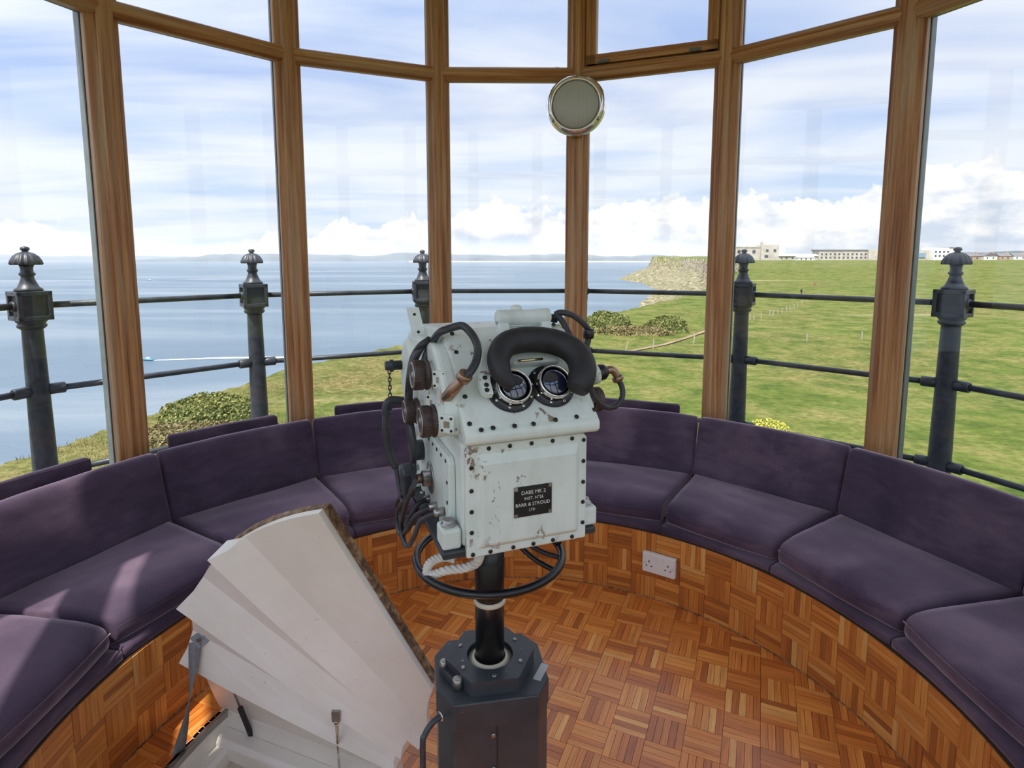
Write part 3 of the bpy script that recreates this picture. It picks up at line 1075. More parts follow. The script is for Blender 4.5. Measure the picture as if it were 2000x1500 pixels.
# ------------------------------------------------------------------ cushions
def rounded_block(nx, ny, nz, hx, hy, hz, rad, puff=0.0):
    """closed rounded box on a grid; returns verts, faces"""
    def axis(n, h):
        inner = np.linspace(-h + rad, h - rad, n)
        k = [rad * (1 - math.cos(PI / 2 * t)) for t in (0, 1 / 3, 2 / 3)]
        return list(-h + np.array(k)) + list(inner) + list(h - np.array(k[::-1]))
    ax, ay, az = axis(nx, hx), axis(ny, hy), axis(nz, hz)
    idx, V, F = {}, [], []

    def vid(i, j, k):
        key = (i, j, k)
        if key not in idx:
            p = Vector((ax[i], ay[j], az[k]))
            c = Vector((max(-hx + rad, min(hx - rad, p.x)), max(-hy + rad, min(hy - rad, p.y)), max(-hz + rad, min(hz - rad, p.z))))
            d = p - c
            if d.length > 1e-9:
                m_ = max(abs(d.x), abs(d.y), abs(d.z))
                p = c + d.normalized() * m_ if m_ > rad * 0.999 else c + d.normalized() * rad
            idx[key] = len(V)
            V.append(p)
        return idx[key]
    NX, NY, NZ = len(ax), len(ay), len(az)
    for i in range(NX - 1):
        for j in range(NY - 1):
            F.append((vid(i, j, 0), vid(i, j + 1, 0), vid(i + 1, j + 1, 0), vid(i + 1, j, 0)))
            F.append((vid(i, j, NZ - 1), vid(i + 1, j, NZ - 1), vid(i + 1, j + 1, NZ - 1), vid(i, j + 1, NZ - 1)))
    for i in range(NX - 1):
        for k in range(NZ - 1):
            F.append((vid(i, 0, k), vid(i + 1, 0, k), vid(i + 1, 0, k + 1), vid(i, 0, k + 1)))
            F.append((vid(i, NY - 1, k), vid(i, NY - 1, k + 1), vid(i + 1, NY - 1, k + 1), vid(i + 1, NY - 1, k)))
    for j in range(NY - 1):
        for k in range(NZ - 1):
            F.append((vid(0, j, k), vid(0, j, k + 1), vid(0, j + 1, k + 1), vid(0, j + 1, k)))
            F.append((vid(NX - 1, j, k), vid(NX - 1, j + 1, k), vid(NX - 1, j + 1, k + 1), vid(NX - 1, j, k + 1)))
    return V, F


def smooth_obj(name, V, F, material, parent):
    me = bpy.data.meshes.new(name)
    me.from_pydata([tuple(v) for v in V], [], F)
    me.materials.append(MAT[material])
    me.polygons.foreach_set('use_smooth', [True] * len(F))
    bm = bmesh.new(); bm.from_mesh(me)
    bmesh.ops.recalc_face_normals(bm, faces=bm.faces)
    bm.to_mesh(me); bm.free()
    return link(name, me, parent)


SEAT_NAMES = {
    -3: ('purple velvet bench seat, furthest back on the left, behind the frame edge', 'purple velvet bench backrest furthest back along the left side'),
    -2: ('purple velvet bench seat at the bottom left corner, nearest on the left', 'purple velvet bench backrest at the left edge, nearest on the left'),
    -1: ('faded purple velvet bench seat left of the white hatch lid', 'large faded purple velvet backrest at far left below the first window post'),
    0: ('purple velvet bench seat directly behind the top of the white hatch lid', 'purple velvet backrest behind the white hatch lid, creased at its left corner'),
    1: ('purple velvet bench seat to the left of the binocular sight', 'purple velvet backrest just left of the binocular sight'),
    2: ('purple velvet bench seat hidden behind the binocular sight', 'purple velvet backrest hidden behind the binocular sight'),
    3: ('purple velvet bench seat just right of the binocular sight above the socket', 'purple velvet backrest just right of the binocular sight'),
    4: ('purple velvet bench seat right of the white socket, second from the sight', 'purple velvet backrest second to the right of the binocular sight'),
    5: ('wrinkled purple velvet bench seat third to the right of the sight', 'tall dark purple velvet backrest in front of the rightmost window post'),
    6: ('purple velvet bench seat at the bottom right corner, nearest on the right', 'purple velvet bench backrest cut by the right edge'),
    7: ('purple velvet bench seat furthest back on the right, beyond the frame edge', 'purple velvet bench backrest furthest back along the right side'),
}


def build_cushions():
    T2 = math.tan(STEP / 2)
    cs = math.cos(STEP / 2)
    for b in range(-3, 8):
        a = bay_ang(b) - R(0.5)
        t, rad = frame_at(a)
        sl, bl = SEAT_NAMES[b]
        YS, YB = 1.45, 1.69
        e = thing('seat_cushion', sl, 'cushion', pol(YS, a, HB + 0.004), -a, 'purple bench seat cushions')
        # local: x tangent, y outward radial, z up
        rng = random.Random(b + 40)
        hy = 0.255
        ym = 1.196 + hy
        V, F = rounded_block(22, 14, 2, 1.0, hy, 0.046, 0.036)
        off = rng.uniform(0, 50)
        W = []
        for p in V:
            y = ym + p.y
            hw = y * T2 - 0.008
            x = p.x * hw
            tfr = (p.y + hy) / (2 * hy)
            z = 0.074 + p.z - 0.012 * tfr
            if p.z > 0:
                z += 0.010 * (1 - p.x ** 2) * math.sin(PI * min(1, max(0, tfr)))
                nz = noise.noise(Vector((x * 5 + off, y * 9, 0.3)))
                fold = noise.noise(Vector((x * 3 + y * 14 + off, x * 1.2, 2.0)))
                z += 0.004 * nz + 0.005 * max(0, fold) * (1 - tfr * 0.4)
            # front edge rolls over
            if tfr < 0.25 and p.z > 0:
                z -= 0.016 * (1 - tfr / 0.25) ** 2
            # slightly curved front following the ring
            y -= 0.010 * (1 - p.x ** 2) * (1 - tfr) - 0.004
            W.append((x, y - YS, z))
        smooth_obj('upholstery', W, F, 'velvet', e)
        # padded board below
        V, F = rounded_block(16, 4, 2, 1.0, 0.05, 0.016, 0.012)
        W = []
        for p in V:
            y = 1.172 + 0.05 + p.y
            x = p.x * (y * T2 - 0.003)
            yy = y + (math.sqrt(max(0, 1 - (x / y) ** 2)) - 1) * y * 0.75 + 0.012
            W.append((x, yy - YS, 0.013 + p.z))
        smooth_obj('padded_board', W, F, 'velvet', e)
        # piped seam along the front and side edges of the cushion
        pts = []
        yf, yb = ym - hy, ym + hy
        for q in range(0, 9):
            x = (-1 + q / 4) * (yf * T2 - 0.016)
            pts.append((x, yf - YS - 0.012 * (1 - (x / (yf * T2)) ** 2) + 0.0015, 0.090))
        m = MB()
        m.tube(pts, 0.0020, 6, sub=2)
        m.obj('piping', 'velvet', e)

        # backrest
        e = thing('back_cushion', bl, 'cushion', pol(YB, a, HB + 0.085), -a, 'purple bench back cushions')
        lean = R(16)
        hz = 0.155
        V, F = rounded_block(22, 2, 12, 1.0, 0.046, hz, 0.040)
        W = []
        oy, oz = 1.690, 0.0
        for p in V:
            h = p.z + hz
            y = oy + p.y * math.cos(lean) + h * math.sin(lean)
            z = oz + h * math.cos(lean) - p.y * math.sin(lean)
            yw = y - p.y * 0.9
            x = p.x * (yw * T2 - 0.007)
            if p.y < 0:
                bul = (1 - p.x ** 2) * math.sin(PI * h / (2 * hz))
                y -= 0.014 * bul + 0.004 * noise.noise(Vector((x * 4 + off, h * 6, 1.7)))
            z += 0.010 * (1 - p.x ** 2) * (h / (2 * hz)) + 0.003 * noise.noise(Vector((x * 7 + off, 3, 2)))
            W.append((x, y - YB, z))
        smooth_obj('upholstery', W, F, 'velvet', e)
        m = MB()
        for sx in (-1, 1):
            y0, y1 = oy - 0.032, oy + 2 * hz * math.sin(lean) - 0.030
            m = MB()
            m.tube([(sx * (y0 * T2 - 0.004), y0 + 0.004 - YB, 0.03), (sx * (((y0 + y1) / 2) * T2 - 0.004), (y0 + y1) / 2 - YB, hz), (sx * (y1 * T2 - 0.008), y1 - YB, 2 * hz * math.cos(lean) - 0.012)], 0.0028, 6, sub=4)
            m.obj('piping', 'velvet', e)
    # spare flat cushions stood up against the glass behind the backrests
    spare = [(-1, -0.14, 0.62, 'spare purple cushion against the glass at far left, behind the large faded backrest'),
             (0, -0.02, 0.50, 'spare purple cushion against the glass between the first two window posts from the left'),
             (1, 0.05, 0.56, 'spare purple cushion against the glass just left of the binocular sight'),
             (3, -0.06, 0.56, 'spare purple cushion against the glass just right of the binocular sight')]
    for b, x0, w, lab in spare:
        a = bay_ang(b)
        e = thing('spare_cushion', lab, 'cushion', pol(1.9, a, Z_SILL - 0.06), -a, 'spare cushions against the glass')
        V, F = rounded_block(12, 2, 8, w / 2, 0.024, 0.180, 0.016)
        W = [(p.x + x0, 0.008 + p.y + 0.06 * (p.z + 0.18), p.z + 0.18 + 0.002 * noise.noise(Vector((p.x * 8, p.z * 8, b)))) for p in V]
        smooth_obj('upholstery', W, F, 'velvet', e)
        m = MB()
        m.tube([(x0 - w / 2 + 0.002, -0.012, 0.02), (x0 - w / 2 + 0.002, -0.002, 0.19), (x0 - w / 2 + 0.006, 0.009, 0.352), (x0, 0.011, 0.358), (x0 + w / 2 - 0.006, 0.009, 0.352), (x0 + w / 2 - 0.002, -0.012, 0.02)], 0.0026, 6, sub=1)
        m.obj('piping', 'velvet', e)


fl = build_floor()
build_bench_wall()
build_glazing()
build_gallery()
build_cushions()


# ------------------------------------------------------------------ hatch
def build_hatch():
    # frame: white lined opening in the floor
    e = thing('hatch_opening', 'white painted timber lining of the open floor hatch at the bottom of the picture', 'hatch', hpt(0.7, (HA0 + HA1) / 2, 0))
    base = Vector(e.location)
    K = 14
    ths = [HA0 + (HA1 - HA0) * k / K for k in range(K + 1)]

    def arc_strip(name, prof, material, mid=None):
        m = MB()
        rings = [m.verts([hpt(r, t, z) - base for t in ths]) for r, z in prof]
        n = len(rings)
        for i in range(n):
            b0, b1 = rings[i], rings[(i + 1) % n]
            for k in range(K):
                m.quad((b0 + k, b1 + k, b1 + k + 1, b0 + k + 1))
        m.quad(tuple(r for r in rings)); m.quad(tuple(r + K for r in reversed(rings)))
        return m.obj(name, material, e)

    arc_strip('metal_edging', [(HR1 - 0.006, 0.004), (HR1 - 0.006, -0.02), (HR1 + 0.006, -0.02), (HR1 + 0.006, 0.004)], 'steel_worn')
    arc_strip('outer_lining', [(HR1 - 0.006, 0.0), (HR1 - 0.006, -0.75), (HR1 + 0.02, -0.75), (HR1 + 0.02, 0.0)], 'white_paint')
    arc_strip('outer_ledge', [(HR1 - 0.006, -0.075), (HR1 - 0.05, -0.070), (HR1 - 0.062, -0.082), (HR1 - 0.062, -0.12), (HR1 - 0.006, -0.12)], 'white_paint')
    arc_strip('inner_lining', [(HR0 + 0.006, 0.0), (HR0 + 0.006, -0.75), (HR0 - 0.02, -0.75), (HR0 - 0.02, 0.0)], 'white_paint')
    for th, sgn, nm in ((HA0, 1, 'hinge_beam'), (HA1, -1, 'side_beam')):
        d = Vector((math.cos(th), math.sin(th), 0)); n_ = Vector((-math.sin(th), math.cos(th), 0)) * sgn
        p0 = hpt(HR0, th, 0) - base
        m = MB()
        m.prism([(-0.02, 0.0), (0.012, 0.0), (0.012, -0.75), (-0.02, -0.75)], p0, n_, Vector((0, 0, 1)), d * (HR1 - HR0))
        o = m.obj('side_lining', 'white_paint', e)
        m = MB()
        m.prism([(0.012, -0.055), (0.060, -0.050), (0.072, -0.062), (0.072, -0.11), (0.012, -0.11)], p0, n_, Vector((0, 0, 1)), d * (HR1 - HR0))
        bevel(m.obj('ledge', 'white_paint', e), 0.004)
    # first stair treads below
    for k in range(3):
        m = MB()
        t0, t1 = HA1 - (k + 1) * R(22), HA1 - k * R(22)
        z = -0.36 - 0.19 * k
        pts = [hpt(0.40, t0), hpt(0.95, t0), hpt(0.95, t1), hpt(0.40, t1)]
        b = m.verts([p - base + Vector((0, 0, z)) for p in pts] + [p - base + Vector((0, 0, z - 0.05)) for p in pts])
        m.quad((b, b + 1, b + 2, b + 3)); m.quad((b + 7, b + 6, b + 5, b + 4))
        for i in range(4):
            j = (i + 1) % 4
            m.quad((b + i, b + 4 + i, b + 4 + j, b + j))
        m.obj('tread', 'lid_edge_wood', e)
    # shaft below
    m = MB()
    m.lathe([(1.25, -0.16), (1.25, -2.4), (0.001, -2.4)], (CX, CY, 0), n=48)
    m.f = [f for f in m.f if len(f) == 4]
    m.uv, m.sm = m.uv[:len(m.f)], m.sm[:len(m.f)]
    m.obj('wall_stairwell', 'deck_lead', kind='structure')

    # lid: hinge axis along th=HA0 through the room centre; local x along the hinge, y within the lid away from it, z out of the underside
    u = Vector((math.cos(HA0), math.sin(HA0), 0))
    n_ = Vector((-math.sin(HA0), math.cos(HA0), 0))
    w = n_ * math.cos(OPEN) + Vector((0, 0, 1)) * math.sin(OPEN)
    N = u.cross(w)
    if N.dot(EYEP - Vector((CX, CY, 0))) < 0:
        N = -N
    lid = thing('trapdoor', 'open fan-shaped floor hatch lid with stepped white painted underside and brown board edge', 'trapdoor')
    lid.matrix_world = Matrix(((u.x, w.x, N.x, CX), (u.y, w.y, N.y, CY), (u.z, w.z, N.z, 0), (0, 0, 0, 1)))
    RO, RI = 1.062, 0.36
    TOP = R(73)
    # sawtooth of the underside: (angle from hinge, height)
    saw = [(0.0, 0.004), (17.2, 0.004), (17.4, 0.060), (23.6, 0.010), (34.0, 0.016), (34.2, 0.062), (41.2, 0.012), (51.6, 0.018), (51.8, 0.060), (57.6, 0.012), (73.0, 0.010)]
    m = MB()
    radii = [RI, 0.5, 0.7, 0.9, RO]
    scl = [0.75, 0.85, 0.95, 1.0, 1.0]
    cols = []
    dense = []
    for (a0_, h0_), (a1_, h1_) in zip(saw, saw[1:]):
        k_ = max(1, int((a1_ - a0_) / 2.5))
        dense += [(a0_ + (a1_ - a0_) * q / k_, h0_ + (h1_ - h0_) * q / k_) for q in range(k_)]
    dense.append(saw[-1])
    for ang, h in dense:
        a = R(ang)
        # ridges overhang a little at both ends
        ro = RO + 0.016 * max(0, (h - 0.04) / 0.022)
        ri = RI - 0.014 * max(0, (h - 0.04) / 0.022)
        rr = [ri] + radii[1:-1] + [ro]
        if ang > 57:
            t_ = (ang - 57) / 16
            rr = [RI + 0.15 * t_, 0.5 + 0.1 * t_, 0.7 + 0.06 * t_, 0.9, RO + 0.008 * t_]
        cols.append(m.verts([(r * math.cos(a), r * math.sin(a), 0.004 + h * s_) for r, s_ in zip(rr, scl)] + [(r * math.cos(a), r * math.sin(a), 0.0) for r in (rr[0], rr[-1])]))
    for c0, c1 in zip(cols, cols[1:]):
        for k in range(4):
            m.quad((c0 + k, c0 + k + 1, c1 + k + 1, c1 + k))
        m.quad((c0 + 4, c0 + 6, c1 + 6, c1 + 4))
        m.quad((c0, c1, c1 + 5, c0 + 5))
    m.quad((cols[-1], cols[-1] + 1, cols[-1] + 2, cols[-1] + 3, cols[-1] + 4, cols[-1] + 6, cols[-1] + 5))
    m.quad((cols[0] + 5, cols[0] + 6, cols[0] + 4, cols[0] + 3, cols[0] + 2, cols[0] + 1, cols[0]))
    m.obj('stepped_soffit', 'white_paint', lid)

    def plate(name, z0, z1, ri, ro, a0, a1, material):
        m = MB()
        ks = [a0 + (a1 - a0) * k / 14 for k in range(15)]
        pts = [(ro * math.cos(a), ro * math.sin(a)) for a in ks] + [(ri * math.cos(a), ri * math.sin(a)) for a in reversed(ks)]
        m.prism(pts, (0, 0, z0), (1, 0, 0), (0, 1, 0), (0, 0, z1 - z0))
        return m.obj(name, material, lid)
    plate('lid_board', -0.021, 0.0, RI + 0.16, RO + 0.006, R(2), TOP + R(0.25), 'lid_edge_wood')
    plate('backing_board', -0.001, 0.005, RI - 0.01, RO - 0.03, R(0.5), R(17), 'white_paint')
    # parquet laid on the outer face of the lid
    pk = MB()
    for i in range(0, 10):
        for j in range(0, 10):
            cx, cy = i * 0.1108 + 0.06, j * 0.1108 + 0.06
            for q in range(5):
                o = (q - 2) * 0.02216
                hor = (i + j) % 2 == 0
                x, y = (cx, cy + o) if hor else (cx + o, cy)
                r, a = math.hypot(x, y), math.atan2(y, x)
                if 0.55 < r < RO - 0.05 and R(4) < a < TOP - R(3):
                    pk.box((x, y, -0.024), (0.109, 0.0208, 0.006) if hor else (0.0208, 0.109, 0.006))
    pk.obj('parquet_fingers', 'parquet_floor', lid, kind='stuff')
    MW0 = lid.matrix_world.copy()
    lp = lambda u_, v_, d_: MW0.inverted() @ on_plane(u_, v_, Vector((CX, CY, 0)) + N * d_, N)
    bk = MB()
    bk.box(lp(438, 1308, 0.012), (0.030, 0.022, 0.012))
    bevel(bk.obj('strut_bracket', 'white_paint', lid), 0.002)
    MW = lid.matrix_world

    # gas strut between lid and frame
    top = MW @ lp(444, 1320, 0.020)
    bot = on_plane(497, 1452, (0, 0, -0.10), (0, 0, 1))
    s = thing('gas_strut', 'thin dark gas strut propping the white hatch lid at its left end', 'strut', bot)
    d = top - bot
    MB().cyl((0, 0, 0), d * 0.55, 0.0085, n=12, bevel=0.002).obj('cylinder', 'black_rubber', s)
    MB().cyl(d * 0.54, d, 0.0035, n=8).obj('rod', 'steel_worn', s)
    MB().ball((0, 0, 0), 0.010).obj('end_fitting', 'steel_worn', s)

    # hook rod on the right
    top = MW @ lp(657, 1400, 0.055)
    bot = on_plane(664, 1520, (0, 0, -0.08), (0, 0, 1))
    s = thing('stay_rod', 'slim chrome stay rod with forked end in the middle of the hatch lid', 'stay rod', bot)
    d = top - bot
    MB().cyl((0, 0, 0), d * 0.93, 0.0042, n=10).obj('rod', 'chrome', s)
    MB().cyl(d * 0.90, d * 0.965, 0.008, 0.009, n=10, bevel=0.001).obj('ferrule', 'chrome', s)
    f = MB()
    for k in (-1, 1):
        f.tube([d * 0.95 + Vector((k * 0.006, 0, 0)), d * 0.985 + Vector((k * 0.010, 0, 0)), d * 1.01 + Vector((k * 0.008, 0, 0))], 0.004, 8)
    f.ball(d * 1.0, 0.009)
    f.obj('fork', 'chrome', s)
    MB().box(d * 1.02, (0.022, 0.012, 0.030)).obj('bracket', 'steel_worn', s)

    # webbing strap from the outer edge of the lid down to the opening
    p0 = MW @ Vector((1.055 * math.cos(R(21)), 1.055 * math.sin(R(21)), 0.05))
    p1 = on_plane(381, 1256, p0, (0, 1, 0))
    p2 = on_plane(334, 1520, (0, 1.62, 0), (0, 1, 0))
    s = thing('webbing_strap', 'grey webbing strap hanging taut from the left edge of the hatch lid', 'strap', p1)
    m = MB()
    wdt = 0.021
    n = 22
    dirv = p2 - p1
    for k in range(n + 1):
        t = k / n
        c = dirv * t + Vector((0.006, -0.004, 0)) * math.sin(PI * t) * 3
        a = R(10) + t * R(150)
        wv = Vector((math.cos(a), -math.sin(a) * 0.8, 0.15)) * wdt
        nn = wv.cross(dirv).normalized() * 0.0012
        m.verts([c - wv + nn, c + wv + nn, c + wv - nn, c - wv - nn])
    for k in range(n):
        b = 4 * k
        for i in range(4):
            j = (i + 1) % 4
            m.quad((b + i, b + j, b + 4 + j, b + 4 + i), None, i in (0, 2))
    m.obj('webbing', 'grey_webbing', s)
    m = MB()
    tip = p0 - p1 + Vector((0.035, 0.0, 0.018))
    m.prism([(-0.021, 0), (0.021, 0), (0.021, 0.0026), (-0.021, 0.0026)], (0, 0, 0), Vector((0.75, -0.25, -0.6)).normalized(), Vector((-0.3, -0.9, 0.2)).normalized(), Vector((0.052, 0.012, 0.036)))
    m.obj('fixing_end', 'grey_webbing', s)
    for k in (0.3, 0.7):
        MB().cyl(Vector((0.052, 0.012, 0.036)) * k + Vector((-0.003, -0.005, 0.001)), Vector((0.052, 0.012, 0.036)) * k + Vector((-0.003, -0.009, 0.001)), 0.006, n=10).obj('screw', 'steel_worn', s)


# ------------------------------------------------------------------ pedestal
OX, OY = -0.045, 1.100
YAW = R(20.5)


def build_pedestal():
    p = thing('pedestal', 'dark blue-grey octagonal metal pedestal cabinet with black pole under the binocular sight', 'pedestal', (OX, OY, 0), R(9.6))
    hw, hd = 0.111, 0.095
    cx, cy = 0.030, 0.044
    octo = lambda s=0.0: [(-hw - s, -hd + cy), (-hw + cx, -hd - s), (hw - cx, -hd - s), (hw + s, -hd + cy), (hw + s, hd - cy), (hw - cx, hd + s), (-hw + cx, hd + s), (-hw - s, hd - cy)]
    m = MB(); m.prism(octo(-0.003), (0, 0, 0.002), (1, 0, 0), (0, 1, 0), (0, 0, 0.62))
    bevel(m.obj('cabinet', 'pedestal_paint', p), 0.002)
    m = MB(); m.prism(octo(0.0), (0, 0, 0.618), (1, 0, 0), (0, 1, 0), (0, 0, 0.054))
    top = bevel(m.obj('cabinet_lid', 'pedestal_paint', p), 0.003)
    m = MB(); m.prism([(-0.003, -0.0), (-0.0015, -0.0), (-0.0015, 0.002), (-0.003, 0.002)], (0.004, -hd + 0.001, 0.01), (1, 0, 0), (0, 1, 0), (0, 0, 0.605))
    m.obj('seam', 'dark_hole', p)
    for z in (0.60, 0.53, 0.45, 0.25, 0.10):
        MB().cyl((-0.006, -hd + 0.004, z), (-0.006, -hd - 0.0015, z), 0.0045, n=10, bevel=0.001).obj('screw', 'steel_worn', p)
    # hexagonal raised cap with a round recess for the pole
    hexp = [(0.091 * math.cos(PI / 3 * k), 0.091 * math.sin(PI / 3 * k)) for k in range(6)]
    m = MB()
    n = 36
    inner = [(0.047 * math.cos(2 * PI * k / n), 0.047 * math.sin(2 * PI * k / n)) for k in range(n)]

    def hexr(th):
        a = (th % (PI / 3)) - PI / 6
        return 0.091 * math.cos(PI / 6) / math.cos(a)
    outer = [(hexr(2 * PI * k / n) * math.cos(2 * PI * k / n), hexr(2 * PI * k / n) * math.sin(2 * PI * k / n)) for k in range(n)]
    b = m.verts([(*q, 0.672) for q in outer] + [(*q, 0.700) for q in outer] + [(*q, 0.700) for q in inner] + [(*q, 0.682) for q in inner])
    for k in range(n):
        k2 = (k + 1) % n
        for r in range(3):
            m.quad((b + r * n + k, b + r * n + k2, b + (r + 1) * n + k2, b + (r + 1) * n + k))
    cap = m.obj('hexagonal_cap', 'pedestal_paint', p)
    for k in range(6):
        a = PI / 3 * k + PI / 6
        MB().cyl((0.066 * math.cos(a), 0.066 * math.sin(a), 0.699), (0.066 * math.cos(a), 0.066 * math.sin(a), 0.7025), 0.0042, n=10, bevel=0.001).obj('screw', 'steel_worn', cap)
    m = MB(); m.lathe([(0.046, 0.682), (0.046, 0.690), (0.037, 0.692), (0.035, 0.697), (0.031, 0.697), (0.031, 0.68)], n=36)
    m.obj('pole_gland', 'cream_paint', p)
    m = MB(); m.lathe([(0.0295, 0.685), (0.0295, 1.016)], n=32)
    pole = m.obj('pole', 'black_enamel', p)
    m = MB(); m.lathe([(0.0295, 0.812), (0.0325, 0.814), (0.0325, 0.821), (0.0295, 0.823)], n=32)
    m.obj('pole_ring', 'cream_paint', pole)
    # tape label on the right chamfer of the cabinet lid
    m = MB()
    m.box((0.099, -0.035, 0.6725), (0.016, 0.050, 0.001), Matrix.Rotation(R(-33), 3, 'Z'))
    m.obj('tape_label', 'tape_grey', p)
    # clamp lever on the left
    cl = MB()
    cl.box((-0.082, -0.026, 0.678), (0.014, 0.070, 0.016), Matrix.Rotation(R(28), 3, 'Z'))
    clo = bevel(cl.obj('clamp_lever', 'pedestal_paint', p), 0.003)
    MB().cyl((-0.070, -0.052, 0.672), (-0.070, -0.052, 0.694), 0.010, n=14, bevel=0.002).obj('bolt', 'steel_worn', clo)
    MB().cyl((-0.094, 0.000, 0.672), (-0.094, 0.000, 0.696), 0.008, n=14, bevel=0.002).obj('bolt', 'steel_worn', clo)
    # bent rod handle on the left face
    m = MB()
    m.tube([(-0.104, -0.060, 0.624), (-0.120, -0.067, 0.619), (-0.134, -0.073, 0.602), (-0.139, -0.076, 0.575), (-0.139, -0.076, 0.40), (-0.142, -0.073, 0.14), (-0.137, -0.070, 0.11), (-0.122, -0.062, 0.10), (-0.106, -0.055, 0.10)], 0.0058, 10, sub=5)
    m.obj('rod_handle', 'iron_black', p)
    MB().cyl((-0.096, -0.055, 0.625), (-0.106, -0.061, 0.625), 0.010, n=12, bevel=0.002).obj('handle_boss', 'steel_worn', p)


# ------------------------------------------------------------------ binocular sight
def build_sight():
    p = thing('binocular_sight', 'pale grey-green naval binocular sight with black brow pad and hanging cables', 'binoculars', (OX, OY, 0), YAW)
    Xw = Vector((math.cos(YAW), math.sin(YAW), 0)); Yw = Vector((-math.sin(YAW), math.cos(YAW), 0)); Zw = Vector((0, 0, 1))
    O = Vector((OX, OY, 0))

    def loc(P):
        d = P - O
        return Vector((d.dot(Xw), d.dot(Yw), d.z))
    YF = -0.188
    fp = lambda u, v, off=0.0: loc(on_plane(u, v, O + Yw * (YF - off), Yw))          # front cover plane
    NSl = (-Yw + Zw).normalized()
    PS = O + Yw * -0.200 + Zw * 1.232
    sp = lambda u, v, d=0.0: loc(on_plane(u, v, PS + NSl * d, NSl))                  # sloping eyepiece plane
    sx = lambda u, v, x: loc(on_plane(u, v, O + Xw * x, Xw))                         # left side plane
    nl = Vector((0, -1, 1)).normalized()
    tl_ = Vector((0, 1, 1)).normalized()

    # bodies
    m = MB()
    m.prism([(-0.176, 1.029), (-0.176, 1.206), (0.195, 1.206), (0.200, 1.07), (0.18, 1.029)][::-1], (-0.104, 0, 0), (0, 1, 0), (0, 0, 1), (0.221, 0, 0))
    bevel(m.obj('lower_housing', 'sight_paint', p), 0.008, 3)
    m = MB()
    m.prism([(-0.196, 1.206), (-0.204, 1.212), (-0.204, 1.226), (-0.064, 1.366), (-0.04, 1.374), (0.16, 1.362), (0.215, 1.325), (0.228, 1.22), (0.215, 1.12), (0.18, 1.10), (0.10, 1.206)][::-1], (-0.104, 0, 0), (0, 1, 0), (0, 0, 1), (0.236, 0, 0))
    up = bevel(m.obj('upper_housing', 'sight_paint', p), 0.010, 3)
    # left cheek with the control bosses
    m = MB()
    m.prism([(-0.165, 1.215), (-0.155, 1.285), (-0.075, 1.352), (0.15, 1.350), (0.205, 1.31), (0.212, 1.15), (0.14, 1.12), (0.02, 1.206)][::-1], (-0.126, 0, 0), (0, 1, 0), (0, 0, 1), (0.03, 0, 0))
    bevel(m.obj('side_cheek', 'sight_paint', p), 0.009, 3)
    # front cover plate with raised centre
    m = MB()
    m.prism([(-0.100, 1.016), (0.115, 1.016), (0.115, 1.196), (0.108, 1.204), (-0.093, 1.204), (-0.100, 1.196)], (0, YF, 0), (1, 0, 0), (0, 0, 1), (0, 0.012, 0))
    fc = bevel(m.obj('front_cover', 'sight_paint', p), 0.003)
    m = MB()
    b = m.verts([(x, YF, z) for x, z in ((-0.083, 1.030), (0.100, 1.030), (0.100, 1.188), (-0.083, 1.188))] + [(x, YF - 0.007, z) for x, z in ((-0.074, 1.037), (0.092, 1.037), (0.092, 1.172), (-0.074, 1.172))])
    m.quad((b + 4, b + 5, b + 6, b + 7))
    for i in range(4):
        j = (i + 1) % 4
        m.quad((b + i, b + j, b + 4 + j, b + 4 + i))
    bevel(m.obj('raised_panel', 'sight_paint', fc), 0.003)
    bolt = MB().lathe([(0.0036, 0.0), (0.0036, 0.0012), (0.0026, 0.0018)], (0, 0, 0), (0, -1, 0), n=10)
    bm_ = bpy.data.meshes.new('bolt'); bm_.from_pydata([tuple(v) for v in bolt.v], [], bolt.f); bm_.materials.append(MAT['dark_hole'])
    spots = [(x, 1.197) for x in (-0.062, -0.026, 0.012, 0.050, 0.086)] + [(x, 1.0225) for x in (-0.090, -0.060, -0.020, 0.016, 0.052, 0.088)] + [(-0.0915, z) for z in (1.06, 1.095, 1.13, 1.168)] + [(0.108, z) for z in (1.045, 1.082, 1.118, 1.155, 1.192)]
    for x, z in spots:
        o = link('bolt', bm_, fc); o.location = (x, YF - 0.0002, z)
    # nameplate
    npl = MB()
    npl.prism([(-0.0205, 1.0765), (0.0445, 1.0765), (0.0455, 1.0775), (0.0455, 1.1270), (0.0445, 1.1280), (-0.0205, 1.1280), (-0.0215, 1.1270), (-0.0215, 1.0775)], (0, YF - 0.0085, 0), (1, 0, 0), (0, 0, 1), (0, 0.002, 0))
    nplate = npl.obj('nameplate', 'plate_black', fc)
    nplate['label'] = 'black nameplate with white engraved lettering'
    for x in (-0.0185, 0.0425):
        for z in (1.0795, 1.1250):
            MB().box((x, YF - 0.0088, z), (0.006, 0.001, 0.006)).obj('plate_corner', 'steel_worn', nplate)
    for txt, x, z, sz in (('DABE MK 2', 0.0125, 1.1145, 0.0088), ('INST. N\u00b026', 0.0130, 1.1050, 0.0072), ('BARR & STROUD', 0.0115, 1.0945, 0.0082), ('L\u1d40\u1d30', 0.0100, 1.0855, 0.0060)):
        cu = bpy.data.curves.new('lettering', 'FONT')
        cu.body = txt if '\u1d40' not in txt else 'LTD'
        cu.size = sz; cu.align_x = 'CENTER'; cu.extrude = 0.0002; cu.resolution_u = 2
        tmp = bpy.data.objects.new('lettering', cu)
        COL.objects.link(tmp)
        dg = bpy.context.evaluated_depsgraph_get()
        me = bpy.data.meshes.new_from_object(tmp.evaluated_get(dg))
        bpy.data.objects.remove(tmp)
        me.name = 'lettering'
        me.materials.clear(); me.materials.append(MAT['letter_white'])
        o = link('lettering', me, nplate)
